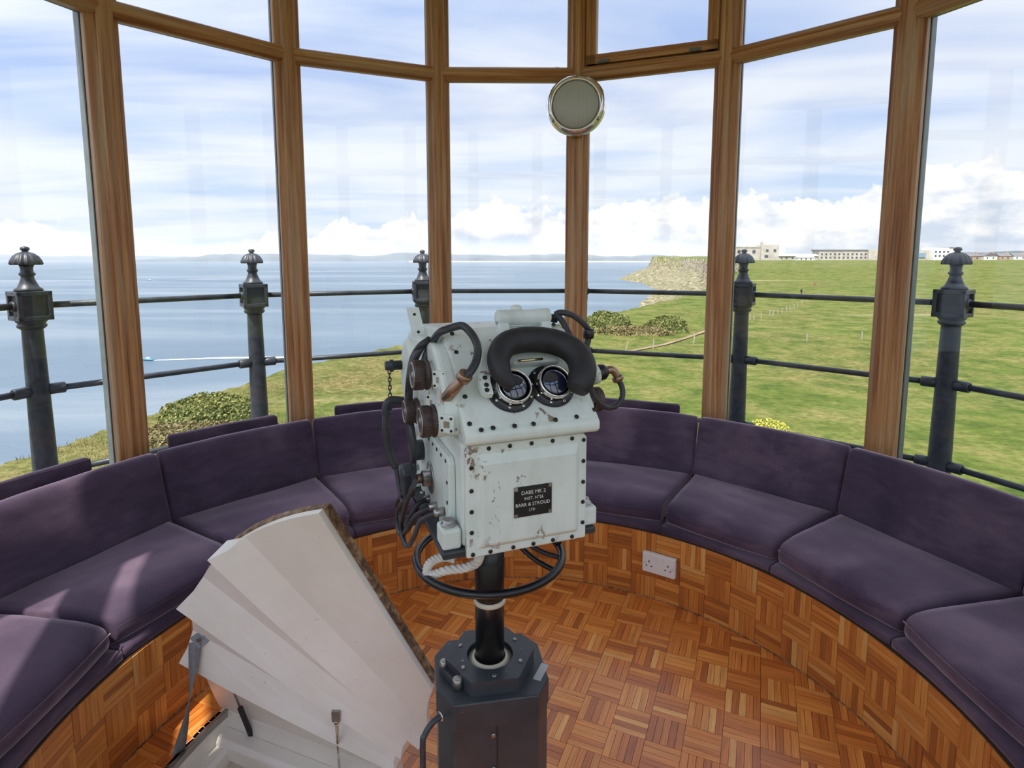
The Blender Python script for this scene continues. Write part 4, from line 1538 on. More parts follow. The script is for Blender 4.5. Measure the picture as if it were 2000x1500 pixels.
        o['kind'] = 'stuff'
        o.location = (x, YF - 0.0090, z); o.rotation_euler = (PI / 2, 0, 0)

    # sloping eyepiece panel
    def slope_pt(X, s, d=0.0):          # s along the slope from its lower edge
        q = Vector((X, -0.200, 1.232)) + tl_ * s + nl * d
        return q
    m = MB()
    m.prism([(-0.099, 0.004), (0.123, 0.004), (0.126, 0.008), (0.121, 0.185), (-0.099, 0.190), (-0.102, 0.008)], slope_pt(0, 0, -0.006), (1, 0, 0), tl_, nl * 0.006)
    ep = bevel(m.obj('eyepiece_panel', 'sight_paint', p), 0.002)
    sb = MB().lathe([(0.0040, 0.0), (0.0040, 0.0012), (0.0028, 0.0020)], (0, 0, 0), nl, n=10)
    sbm = bpy.data.meshes.new('bolt'); sbm.from_pydata([tuple(v) for v in sb.v], [], sb.f); sbm.materials.append(MAT['dark_hole'])
    for u, v in [(883, 652), (891, 688), (908, 775), (917, 828), (963, 836), (1005, 832), (1042, 828), (1085, 820), (1126, 814), (1161, 800), (1081, 634), (940, 840)]:
        o = link('bolt', sbm, ep); o.location = sp(u, v, 0.0003)
    # figure-eight flange and two eyepieces
    cL, cR = sp(1000, 757, 0.012), sp(1079, 748, 0.012)
    baseL = cL - nl * 0.012; baseR = cR - nl * 0.012
    for c in (baseL, baseR):
        m = MB(); m.lathe([(0.041, 0.0), (0.041, 0.005), (0.039, 0.006), (0.030, 0.0065), (0.030, 0.012)], c, nl, 40)
        fg = m.obj('eyepiece_flange', 'black_enamel', p)
        for k in range(9):
            a = 2 * PI * k / 9 + 0.2
            q = c + (Vector((1, 0, 0)) * math.cos(a) + tl_ * math.sin(a)) * 0.0355 + nl * 0.0062
            MB().lathe([(0.0026, 0), (0.0026, 0.0012), (0.0012, 0.0014)], q, nl, 8).obj('screw', 'chrome', fg)
        ax2 = Vector((0, -0.83, 0.56))
        m = MB(); m.lathe([(0.0305, 0.006), (0.0305, 0.018), (0.0295, 0.027), (0.0280, 0.029), (0.0262, 0.0285), (0.0256, 0.024), (0.0256, 0.014)], c, ax2, 40)
        m.f = [f for f in m.f if len(f) == 4]
        m.uv, m.sm = m.uv[:len(m.f)], m.sm[:len(m.f)]
        eye = m.obj('eyepiece', 'chrome', p)
        m = MB(); m.lathe([(0.0258, 0.0215), (0.020, 0.0255), (0.011, 0.0280), (0.001, 0.0290)], c, ax2, 36)
        m.obj('lens', 'lens_glass', eye)
    # pale curved carrier plates of the brow pad
    outer = [(972, 640), (957, 660), (944, 690), (937, 722), (936, 746), (943, 764), (953, 770)]
    inner = [(986, 648), (972, 664), (962, 690), (956, 720), (958, 745), (962, 760), (964, 769)]
    m = MB()
    pts = [sp(u, v, 0.030) for u, v in outer] + [sp(u, v, 0.030) for u, v in reversed(inner)]
    nb = len(pts)
    b = m.verts(pts + [q - nl * 0.012 for q in pts])
    h = len(outer)
    for i in range(h - 1):
        j0, j1 = nb - 1 - i, nb - 2 - i
        m.quad((b + i, b + i + 1, b + j1, b + j0)); m.quad((b + nb + i, b + nb + j0, b + nb + j1, b + nb + i + 1))
    for i in range(nb):
        j = (i + 1) % nb
        m.quad((b + i, b + nb + i, b + nb + j, b + j))
    cp = m.obj('pad_carrier', 'sight_paint', p)
    for u, v in ((947, 738), (950, 752), (951, 762)):
        o = link('bolt', sbm, cp); o.location = sp(u, v, 0.0302)
    m = MB()
    m.prism([(0.00, 0.0), (0.09, 0.0), (0.09, 0.03), (0.0, 0.03)], slope_pt(0.0, 0.11, 0.0), (1, 0, 0), tl_, nl * 0.016)
    bevel(m.obj('pad_mount', 'sight_paint', p), 0.004)
    m = MB(); m.cyl(sp(1012, 705, 0.03), sp(1060, 701, 0.03), 0.0022, n=8)
    m.obj('brass_pin', 'brass_rod', p)
    # black rubber brow pad
    path = [(1003, 754), (988, 741), (977, 722), (974, 698), (985, 676), (1008, 666), (1040, 663), (1078, 667), (1108, 678), (1130, 697), (1138, 722), (1133, 746), (1126, 761)]
    rads = [0.011, 0.0145, 0.0175, 0.0195, 0.0212, 0.0222, 0.0226, 0.0226, 0.0228, 0.0236, 0.0236, 0.0226, 0.018]
    dep = [0.038, 0.042, 0.046, 0.048, 0.048, 0.046, 0.044, 0.044, 0.046, 0.048, 0.048, 0.044, 0.040]
    m = MB(); m.tube([sp(u, v, d) for (u, v), d in zip(path, dep)], rads, 16, sub=6)
    m.obj('brow_pad', 'black_rubber', p)
    # hinge tube on top
    a_, b_ = sp(966, 627, 0.0), sp(1071, 617, 0.0)
    a_.y = b_.y = -0.042; a_.z = b_.z = 1.3900
    a_.x, b_.x = 0.002, 0.107
    m = MB(); m.lathe([(0.013, 0), (0.0155, 0.002), (0.0155, 0.022), (0.0145, 0.023), (0.0145, 0.085), (0.0155, 0.086), (0.0155, 0.103), (0.013, 0.105)], a_, (1, 0, 0), 24)
    ht = m.obj('hinge_tube', 'sight_paint', p)
    for x in (0.012, 0.096):
        m = MB(); m.prism([(-0.070, 1.355), (-0.030, 1.370), (-0.032, 1.388), (-0.052, 1.388)][::-1], (x - 0.010, 0, 0), (0, 1, 0), (0, 0, 1), (0.020, 0, 0))
        bevel(m.obj('hinge_lug', 'sight_paint', ht), 0.003)
    m = MB(); m.lathe([(0.011, 0), (0.011, 0.006), (0.007, 0.010), (0.001, 0.011)], (0.045, -0.03, 1.402), (0, 0, 1), 16)
    m.obj('oil_cap', 'sight_paint', ht)

    # ---- left side controls
    def knob(y, z, x0, x1, r, boss_r, boss_x, nm='focus_knob'):
        MB().lathe([(boss_r, 0), (boss_r, x0 - 0.0 - boss_x if False else abs(x0 - boss_x)), (boss_r * 0.92, abs(x0 - boss_x) + 0.002)], (boss_x, y, z), (-1, 0, 0), 24).obj('knob_boss', 'sight_paint', p)
        kn = lambda th, h: 1 + 0.018 * math.cos(30 * th)
        L = abs(x1 - x0)
        m = MB(); m.lathe([(r * 0.96, 0.0), (r * 1.03, 0.002), (r * 1.03, 0.006), (r * 0.93, 0.007), (r * 0.93, 0.010), (r, 0.011), (r, L - 0.003), (r * 0.96, L)], (x0, y, z), (-1, 0, 0), 90, flute=kn)
        o = m.obj(nm, 'knob_brown', p)
        m = MB(); m.lathe([(r * 0.90, L - 0.001), (r * 0.90, L + 0.0015), (r * 0.78, L + 0.002), (r * 0.74, L - 0.002), (r * 0.30, L - 0.002), (r * 0.22, L + 0.001), (0.001, L + 0.001)], (x0, y, z), (-1, 0, 0), 32)
        m.obj('knob_face', 'steel_worn', o)
        return o
    knob(-0.070, 1.300, -0.132, -0.160, 0.0255, 0.020, -0.124)
    knob(-0.128, 1.234, -0.134, -0.160, 0.0260, 0.0275, -0.100)
    knob(0.015, 1.215, -0.134, -0.160, 0.0235, 0.019, -0.124)
    # little square plates with four screws beside the knobs
    for y, z, x in ((-0.112, 1.299, -0.1275), (-0.158, 1.236, -0.1270), (-0.060, 1.248, -0.1275)):
        M = Matrix.Rotation(R(-38), 3, 'Z')
        m = MB(); m.box((x + 0.004, y - 0.004, z), (0.024, 0.006, 0.030), M)
        sq = bevel(m.obj('screw_plate', 'sight_paint', p), 0.002)
        nrm = M @ Vector((0, -1, 0)); tx = M @ Vector((1, 0, 0))
        for dx in (-0.008, 0.008):
            for dz in (-0.010, 0.010):
                q = Vector((x + 0.004, y - 0.004, z)) + tx * dx + Vector((0, 0, dz)) + nrm * 0.003
                MB().lathe([(0.0023, 0), (0.0023, 0.001), (0.001, 0.0012)], q, nrm, 8).obj('screw', 'dark_hole', sq)
        MB().box(Vector((x + 0.004, y - 0.004, z)) + nrm * 0.0035, (0.009, 0.002, 0.010), M).obj('index_mark', 'steel_worn', sq)
    # side access panel and lever knob
    m = MB()
    m.prism([(-0.140, 1.040), (-0.138, 1.160), (-0.128, 1.170), (0.17, 1.170), (0.18, 1.04), (0.15, 1.022), (-0.125, 1.026)][::-1], (-0.116, 0, 0), (0, 1, 0), (0, 0, 1), (0.012, 0, 0))
    spn = bevel(m.obj('side_panel', 'sight_paint', p), 0.003)
    sbx = MB().lathe([(0.0034, 0.0), (0.0034, 0.001), (0.002, 0.0014)], (0, 0, 0), (-1, 0, 0), n=8)
    sbxm = bpy.data.meshes.new('bolt'); sbxm.from_pydata([tuple(v) for v in sbx.v], [], sbx.f); sbxm.materials.append(MAT['dark_hole'])
    for y, z in [(-0.12 + 0.032 * k, 1.160) for k in range(9)] + [(-0.128, z) for z in (1.055, 1.09, 1.125)] + [(-0.10 + 0.04 * k, 1.034) for k in range(6)]:
        o = link('bolt', sbxm, spn); o.location = (-0.1162, y, z)
    m = MB(); m.lathe([(0.030, 0), (0.030, 0.002), (0.026, 0.003), (0.016, 0.003), (0.015, 0.016), (0.010, 0.018)], (-0.116, 0.000, 1.088), (-1, 0, 0), 32)
    lk = m.obj('selector_boss', 'steel_worn', p)
    m = MB(); m.cyl((-0.130, 0.0, 1.088), (-0.148, 0.0, 1.088), 0.009, n=14)
    m.obj('selector_shaft', 'brass_worn', lk)
    m = MB(); m.box((-0.160, 0.0, 1.088), (0.022, 0.040, 0.052), Matrix.Rotation(R(12), 3, 'X'))
    bevel(m.obj('selector_handle', 'iron_black', lk), 0.004)
    m = MB(); m.lathe([(0.020, 0), (0.020, 0.014), (0.016, 0.016)], (-0.116, 0.070, 1.120), (-1, 0, 0), 20)
    m.obj('plug_cap', 'iron_black', p)
    # tall strip bracket at the rear left and drum behind
    m = MB(); m.prism([(-0.012, 0.0), (0.012, 0.0), (0.012, 0.062), (-0.012, 0.062)], (-0.118, 0.07, 1.345), (1, 0, 0), Vector((-0.15, 0.35, 1)).normalized(), (0, 0.006, 0))
    stp = m.obj('strip_bracket', 'sight_paint', p)
    for z in (0.012, 0.048):
        MB().lathe([(0.003, 0), (0.003, 0.001), (0.001, 0.0012)], Vector((-0.118, 0.07, 1.345)) + Vector((-0.15, 0.35, 1)).normalized() * z, (0, -1, 0), 8).obj('screw', 'dark_hole', stp)
    m = MB(); m.lathe([(0.058, 0), (0.072, 0.003), (0.076, 0.010), (0.076, 0.020)], (-0.137, 0.125, 1.262), (1, 0, 0), 40)
    m.obj('rear_drum', 'sight_paint', p)
    # chained cap at the rear left
    m = MB(); m.lathe([(0.010, 0), (0.010, 0.016), (0.013, 0.017), (0.013, 0.024), (0.010, 0.025), (0.010, 0.032), (0.008, 0.034)], (-0.138, 0.172, 1.275), (-1, 0, 0), 18)
    gc = m.obj('chained_cap', 'iron_black', p)
    ch = MB()
    for k in range(11):
        z = 1.262 - 0.0085 * k
        ax = Vector((1, 0, 0)) if k % 2 == 0 else Vector((0, 1, 0))
        ch.tube([Vector((-0.163, 0.172, z)) + ax * (0.0032 * math.cos(t)) + Vector((0, 0, 0.006 * math.sin(t))) for t in [2 * PI * q / 8 for q in range(8)]], 0.0012, 5, closed=True, sub=1)
    ch.obj('chain', 'iron_black', gc, kind='stuff')
    m = MB(); m.tube([(-0.132, 0.175, 1.195), (-0.156, 0.175, 1.200), (-0.168, 0.175, 1.195), (-0.172, 0.175, 1.180), (-0.172, 0.175, 1.17)], 0.009, 10)
    m.obj('elbow_fitting', 'iron_black', p)

    # ---- cables
    def cable(name, pts, r=0.0062, material='cable_rubber'):
        m = MB(); m.tube(pts, r, 10, sub=8)
        return m.obj(name, material, p)
    # elbow plug on the left of the sloping panel with its looped cable
    e0 = sp(873, 756, 0.004)
    e0.x = -0.105
    q = Vector((-0.108, -0.130, 1.268))
    MB().lathe([(0.016, 0), (0.016, 0.010), (0.013, 0.012), (0.013, 0.020)], q, Vector((-0.55, -0.75, 0.35)), 20).obj('plug_socket', 'brass_worn', p)
    q1 = q + Vector((-0.55, -0.75, 0.35)).normalized() * 0.020
    tip = sp(905, 738, 0.040)
    MB().tube([q1, q1 * 0.55 + tip * 0.45 + Vector((-0.004, -0.008, 0)), tip], [0.0098, 0.0098, 0.0085], 14, sub=6).obj('elbow_plug', 'brass_worn', p)
    dv = (tip - q1).normalized()
    MB().lathe([(0.010, 0), (0.0125, 0.002), (0.0125, 0.012), (0.010, 0.014)], tip - dv * 0.004, dv, 16).obj('gland_nut', 'brass_worn', p)
    cable('cable', [tip + dv * 0.006, sp(918, 727, 0.048), sp(930, 705, 0.05), sp(933, 680, 0.046), sp(925, 658, 0.042), sp(912, 642, 0.036), sp(900, 636, 0.030), sp(880, 641, 0.022), sp(858, 650, 0.016), sx(845, 668, -0.115), sx(834, 690, -0.125), sx(828, 710, -0.132)], 0.0068)
    # thick bundle down the left side
    for k in range(4):
        o = 0.007 * k
        cable('cable', [sx(838 - k, 662 + k, -0.118 - o * 0.3), sx(826 - 2 * k, 676, -0.132 - o * 0.3), sx(812 - 2 * k, 700, -0.145), sx(802 - k, 740, -0.150 - o * 0.2), sx(800 - k, 790, -0.150), sx(800 + 2 * k, 850, -0.148), sx(806 + k, 890, -0.146), sx(808 - 2 * k, 925, -0.148)], 0.0058)
    # hanging loops from the lower connectors
    rngc = random.Random(5)
    loops = [((806, 925), (790, 960), (775, 985), (780, 1020), (790, 1040), (805, 1020), (812, 995), (828, 966)),
             ((809, 930), (797, 965), (783, 990), (783, 1015), (790, 1032), (800, 1012), (815, 985), (836, 975)),
             ((811, 940), (795, 970), (778, 995), (776, 1025), (784, 1046), (797, 1030), (815, 1005), (846, 990)),
             ((808, 950), (792, 985), (783, 1030), (790, 1060), (798, 1066), (808, 1050), (822, 1018), (856, 1002))]
    for k, L in enumerate(loops):
        xs = -0.150 - 0.004 * k
        pts = [sx(u, v, xs + (0.035 if i == len(L) - 1 else (0.012 if i == len(L) - 2 else 0))) for i, (u, v) in enumerate(L)]
        cable('cable', pts, 0.0048)
        ed = pts[-1]
        MB().lathe([(0.0075, 0), (0.0075, 0.012), (0.0060, 0.018)], ed + Vector((0.010, 0, 0.002)), (-1, 0, -0.1), 12).obj('cable_gland', 'steel_worn', p)
    # heavy hose at the rear left
    cable('hose', [(-0.172, 0.175, 1.175), (-0.173, 0.175, 1.13), (-0.166, 0.170, 1.08), (-0.155, 0.165, 1.055)], 0.0080)
    cable('cable', [(-0.155, 0.165, 1.055), (-0.152, 0.15, 1.02), (-0.150, 0.12, 0.995), (-0.150, 0.07, 1.02)], 0.0050)
    # ---- right side
    kn = lambda th, h: 1 + 0.018 * math.cos(30 * th)
    m = MB(); m.lathe([(0.020, 0), (0.020, 0.022), (0.018, 0.024)], (0.128, -0.125, 1.243), (1, 0, 0), 24)
    m.obj('knob_boss', 'sight_paint', p)
    m = MB(); m.lathe([(0.021, 0), (0.022, 0.002), (0.022, 0.018), (0.020, 0.020), (0.008, 0.020)], (0.154, -0.125, 1.243), (1, 0, 0), 90, flute=kn)
    m.obj('focus_knob', 'knob_brown', p)
    m = MB(); m.box((0.143, -0.144, 1.243), (0.020, 0.006, 0.026), Matrix.Rotation(R(30), 3, 'Z'))
    sq = bevel(m.obj('screw_plate', 'sight_paint', p), 0.002)
    for dx in (-0.006, 0.006):
        for dz in (-0.008, 0.008):
            MB().lathe([(0.0022, 0), (0.0022, 0.001), (0.001, 0.0012)], Vector((0.143 + dx * 0.86 + 0.0015, -0.1466 + dx * 0.5, 1.243 + dz)), (0.5, -0.86, 0), 8).obj('screw', 'dark_hole', sq)
    q0, q1 = fp(1150, 733, -0.075), fp(1190, 723, -0.075)
    dq = (q1 - q0).normalized()
    m = MB(); m.lathe([(0.019, 0), (0.019, 0.014), (0.0155, 0.016)], q0 + dq * 0.002, dq, 24)
    m.obj('knob_boss', 'sight_paint', p)
    m = MB(); m.lathe([(0.015, 0), (0.0155, 0.004), (0.0150, 0.016), (0.011, 0.022)], q0 + dq * 0.014, dq, 20)
    m.obj('plug_socket', 'black_enamel', p)
    MB().tube([fp(1184, 724, -0.075), fp(1193, 722, -0.075), fp(1201, 727, -0.074), fp(1206, 737, -0.073)], 0.0075, 12, sub=5).obj('elbow_plug', 'brass_worn', p)
    g0, g1 = fp(1204, 734, -0.073), fp(1209, 744, -0.072)
    MB().lathe([(0.008, 0), (0.0105, 0.002), (0.0105, 0.009), (0.008, 0.011)], g0, g1 - g0, 14).obj('gland_nut', 'brass_worn', p)
    cable('cable', [fp(1208, 742, -0.072), fp(1215, 757, -0.068), fp(1215, 776, -0.062), fp(1204, 792, -0.055), fp(1186, 796, -0.048), fp(1168, 785, -0.040), fp(1156, 764, -0.036), fp(1150, 738, -0.040), fp(1150, 715, -0.055)], 0.0052)
    # cables at the top right
    MB().lathe([(0.008, 0), (0.008, 0.012), (0.006, 0.014)], (0.122, -0.03, 1.378), Vector((0.1, -0.2, 1)), 14).obj('plug_socket', 'black_enamel', p)
    t0 = Vector((0.124, -0.034, 1.392))
    cable('cable', [t0, t0 + Vector((0.010, -0.006, 0.004)), t0 + Vector((0.034, -0.004, -0.002)), t0 + Vector((0.058, -0.002, -0.018)), t0 + Vector((0.070, -0.004, -0.034)), t0 + Vector((0.066, -0.008, -0.058)), t0 + Vector((0.050, -0.012, -0.085))], 0.0060)
    MB().lathe([(0.009, 0), (0.011, 0.002), (0.011, 0.016), (0.008, 0.020)], t0 + Vector((0.071, -0.004, -0.030)), Vector((-0.1, -0.1, -1)), 14).obj('gland_nut', 'black_enamel', p)
    cable('cable', [t0 + Vector((-0.002, 0, 0)), t0 + Vector((0.008, -0.012, -0.010)), t0 + Vector((0.014, -0.034, -0.036)), t0 + Vector((0.018, -0.055, -0.060))], 0.0062)

    # ---- base
    m = MB()
    m.prism([(-0.138, -0.182), (0.138, -0.182), (0.138, 0.150), (-0.138, 0.150)], (0, 0, 1.017), (1, 0, 0), (0, 1, 0), (0, 0, 0.013))
    bevel(m.obj('base_plate', 'iron_black', p), 0.003)
    for x in (-0.121, 0.127):
        for y in (-0.155, 0.12):
            m = MB()
            m.prism([(-0.016, -0.022), (0.016, -0.022), (0.016, 0.022), (-0.016, 0.022)], (x, y, 1.030), (1, 0, 0), (0, 1, 0), (0, 0, 0.034))
            lg = bevel(m.obj('foot_lug', 'sight_paint', p), 0.005, 3)
            m = MB(); m.lathe([(0.0135, 0), (0.0135, 0.002), (0.010, 0.0025), (0.010, 0.009), (0.008, 0.010)], (x, y, 1.064), (0, 0, 1), 6 if False else 18)
            m.obj('bolt', 'steel_worn', lg)
    m = MB(); m.lathe([(0.055, 0), (0.055, 0.012), (0.036, 0.016), (0.034, 0.03)][::-1], (0, 0, 0), (0, 0, 1), 32)
    m = MB(); m.lathe([(0.034, 0.975), (0.036, 0.995), (0.060, 1.004), (0.060, 1.017)], (0, 0, 0), (0, 0, 1), 32)
    m.obj('pole_socket', 'iron_black', p)
    # handwheel hanging below the base
    hw = MB()
    hw.tube([(0.144 * math.cos(2 * PI * k / 40), 0.144 * math.sin(2 * PI * k / 40), 0.914) for k in range(40)], 0.0078, 12, closed=True, sub=2)
    hwo = hw.obj('handwheel_rim', 'black_enamel', p)
    for a, zz in ((R(-8), 1.0), (R(120), 1.0)):
        d = Vector((math.cos(a), math.sin(a), 0)); t_ = Vector((-math.sin(a), math.cos(a), 0))
        m = MB(); m.prism([(0.090, 1.017), (0.138, 1.017), (0.149, 0.917), (0.139, 0.912)], -t_ * 0.004, d, (0, 0, 1), t_ * 0.008)
        m.obj('wheel_bracket', 'black_enamel', hwo)
    for a in (R(-28), R(-48)):
        d = Vector((math.cos(a), math.sin(a), 0))
        m = MB(); m.tube([d * 0.032 + Vector((0, 0, 0.985)), d * 0.07 + Vector((0, 0, 0.945)), d * 0.105 + Vector((0, 0, 0.925)), d * 0.142 + Vector((0, 0, 0.915))], 0.0050, 8)
        m.obj('wheel_spoke', 'black_enamel', hwo)
    MB().prism([(0.0, 0.0), (0.022, 0.0), (0.014, -0.055)], (-0.035, -0.06, 1.017), (1, 0, 0), (0, 0, 1), (0, 0.005, 0)).obj('stop_tab', 'steel_worn', p)

    # rope coiled under the base
    px_ = [(938, 1084), (930, 1100), (905, 1110), (872, 1114), (846, 1122), (834, 1118), (838, 1102), (852, 1092), (872, 1088), (888, 1092)]
    pts = [on_plane(u, v, (0, 1.005 + 0.002 * k, 0), (0, 1, 0)) for k, (u, v) in enumerate(px_)]
    r = thing('rope', 'short length of white twisted rope hanging under the binocular sight', 'rope', pts[4])
    o0 = pts[4]
    P = []
    for i in range(len(pts) - 1):
        p0, p1, p2, p3 = pts[max(0, i - 1)], pts[i], pts[i + 1], pts[min(len(pts) - 1, i + 2)]
        for k in range(10):
            t = k / 10
            P.append(0.5 * ((2 * p1) + (p2 - p0) * t + (2 * p0 - 5 * p1 + 4 * p2 - p3) * t * t + (3 * p1 - p0 - 3 * p2 + p3) * t ** 3) - o0)
    for s_ in range(3):
        q = []
        for i, c in enumerate(P):
            d = (P[min(i + 1, len(P) - 1)] - P[max(0, i - 1)]).normalized()
            e1 = d.cross(Vector((0, 1, 0.2))).normalized(); e2 = d.cross(e1)
            a = i * 0.62 + 2 * PI * s_ / 3
            q.append(c + e1 * (0.0048 * math.cos(a)) + e2 * (0.0048 * math.sin(a)))
        m = MB(); m.tube(q, 0.0041, 7, sub=1)
        m.obj('strand', 'rope_fibre', r)


# ------------------------------------------------------------------ lamp and socket
def build_lamp():
    a = mull_ang(3)
    t, rad = frame_at(a)
    c = pol(RN - 0.002, a, 2.318)
    tc = on_plane(1126, 210, c, rad)
    e = thing('bulkhead_lamp', 'round chrome-rimmed bulkhead lamp with frosted glass on the window post', 'lamp', tc, -a)
    ax = (0, -1, 0)
    MB().lathe([(0.150, 0), (0.158, 0.006), (0.158, 0.030), (0.150, 0.034)], (0, 0, 0), ax, 56).obj('lamp_base', 'lamp_rim', e)
    m = MB(); m.lathe([(0.160, 0.030), (0.165, 0.036), (0.164, 0.046), (0.152, 0.062), (0.138, 0.072), (0.131, 0.072), (0.128, 0.060), (0.128, 0.034)], (0, 0, 0), ax, 64)
    m.f = [f for f in m.f if len(f) == 4]; m.uv, m.sm = m.uv[:len(m.f)], m.sm[:len(m.f)]
    rim = m.obj('lamp_rim', 'lamp_rim', e)
    MB().lathe([(0.129, 0.050), (0.128, 0.064), (0.118, 0.074), (0.085, 0.085), (0.045, 0.091), (0.001, 0.093)], (0, 0, 0), ax, 56).obj('lamp_glass', 'frosted_glass', e)
    for ang in (90, 213, 327):
        q = Vector((0.147 * math.cos(R(ang)), 0, 0.147 * math.sin(R(ang))))
        MB().lathe([(0.010, 0.052), (0.010, 0.070), (0.006, 0.074), (0.003, 0.080)], q, ax, 14).obj('screw', 'steel_worn', rim)


def build_socket():
    best = None
    # centre on the bench front
    d = ray(1289.5, 1100)
    lo = 2.0
    for k in range(400):
        tt = 2.0 + k * 0.0025
        P = EYEP + d * tt
        if math.hypot(P.x - CX, P.y - CY) > RB:
            break
    a = math.atan2(P.x - CX, P.y - CY)
    t, rad = frame_at(a)
    e = thing('wall_socket', 'white double wall socket with two switches on the parquet bench front', 'socket', pol(RB, a, P.z), -a)
    m = MB(); m.box((0, -0.008, 0), (0.146, 0.020, 0.086))
    pl_ = bevel(m.obj('socket_box', 'socket_plastic', e), 0.003, 3)
    m = MB(); m.box((0, -0.0205, 0), (0.144, 0.006, 0.084))
    bevel(m.obj('face_plate', 'socket_plastic', e), 0.002)
    for sx in (-1, 1):
        o = MB().box((sx * 0.042, -0.0237, 0.008), (0.0045, 0.001, 0.0085)).obj('earth_slot', 'dark_hole', e)
        for k in (-1, 1):
            MB().box((sx * 0.042 + k * 0.011, -0.0237, -0.012), (0.0065, 0.001, 0.0042)).obj('pin_slot', 'dark_hole', e)
        MB().box((sx * 0.012, -0.0245, 0.026), (0.011, 0.004, 0.018)).obj('rocker_switch', 'socket_plastic', e)
        MB().lathe([(0.003, 0), (0.002, 0.0008)], (sx * 0.0604, -0.0234, 0), (0, -1, 0), 10).obj('screw', 'steel_worn', e)


# ------------------------------------------------------------------ landscape
CLIFF = np.array([(-160, -300), (-70, -70), (-38, 0), (-29.5, 30), (-23, 61), (-14.5, 76), (14.5, 112), (39, 152), (84, 230), (150, 380), (215, 560), (252, 750), (335, 1000), (378, 1300), (366, 1540), (430, 1680), (900, 2000), (2400, 2600)], float)
SEA_Z = -55.0


def vnoise(x, y, s, seed=0):
    return noise.noise(Vector((x * s + seed * 17.3, y * s - seed * 9.1, seed * 3.7)))


def base_h(x, y):
    d = np.hypot(x, y)
    t = np.clip((d - 125) / 440, 0, 1)
    t = t * t * (3 - 2 * t)
    z = -10.0 + 9.4 * t
    t2 = np.clip((d - 800) / 900, 0, 1)
    return z + 6.0 * t2


def coast(x, y):
    """signed distance to the cliff top line, positive inland"""
    best = np.full(x.shape, 1e9)
    side = np.ones(x.shape)
    for (ax, ay), (bx, by) in zip(CLIFF[:-1], CLIFF[1:]):
        dx, dy = bx - ax, by - ay
        L2 = dx * dx + dy * dy
        t = np.clip(((x - ax) * dx + (y - ay) * dy) / L2, 0, 1)
        qx, qy = x - (ax + dx * t), y - (ay + dy * t)
        d = np.hypot(qx, qy)
        cr = dx * (y - ay) - dy * (x - ax)
        upd = d < best - 1e-9
        best = np.where(upd, d, best)
        side = np.where(upd, np.where(cr < 0, 1.0, -1.0), side)
    return best * side


def height(x, y):
    x, y = np.asarray(x, float), np.asarray(y, float)
    top = base_h(x, y)
    s = coast(x, y)
    wob = np.array([vnoise(a, b, 0.03, 1) * 5 + vnoise(a, b, 0.11, 2) * 2.5 for a, b in zip(x.ravel(), y.ravel())]).reshape(x.shape)
    far = np.clip((np.hypot(x, y) - 100) / 300, 0.08, 1)
    o = -(s + wob * far)
    drop = np.where(o < 0, 0, np.where(o < 9, 0.42 * o / 9, np.where(o < 100, 0.42 + 0.66 * (o - 9) / 91, 1.08 + (o - 100) * 0.002)))
    rough = np.array([vnoise(a, b, 0.07, 3) * 3.5 + vnoise(a, b, 0.25, 4) * 1.6 for a, b in zip(x.ravel(), y.ravel())]).reshape(x.shape)
    z = top - drop * (top - SEA_Z + 2) + np.where(o > 2, rough * np.clip(far * 1.2, 0, 1), 0)
    und = np.array([vnoise(a, b, 0.02, 5) * 0.35 + vnoise(a, b, 0.16, 6) * 0.10 for a, b in zip(x.ravel(), y.ravel())]).reshape(x.shape)
    return z + np.where(o < 0, und * np.clip(np.hypot(x, y) / 40, 0, 1), 0)


def ground_z(x, y):
    return float(height(np.array([x]), np.array([y]))[0])


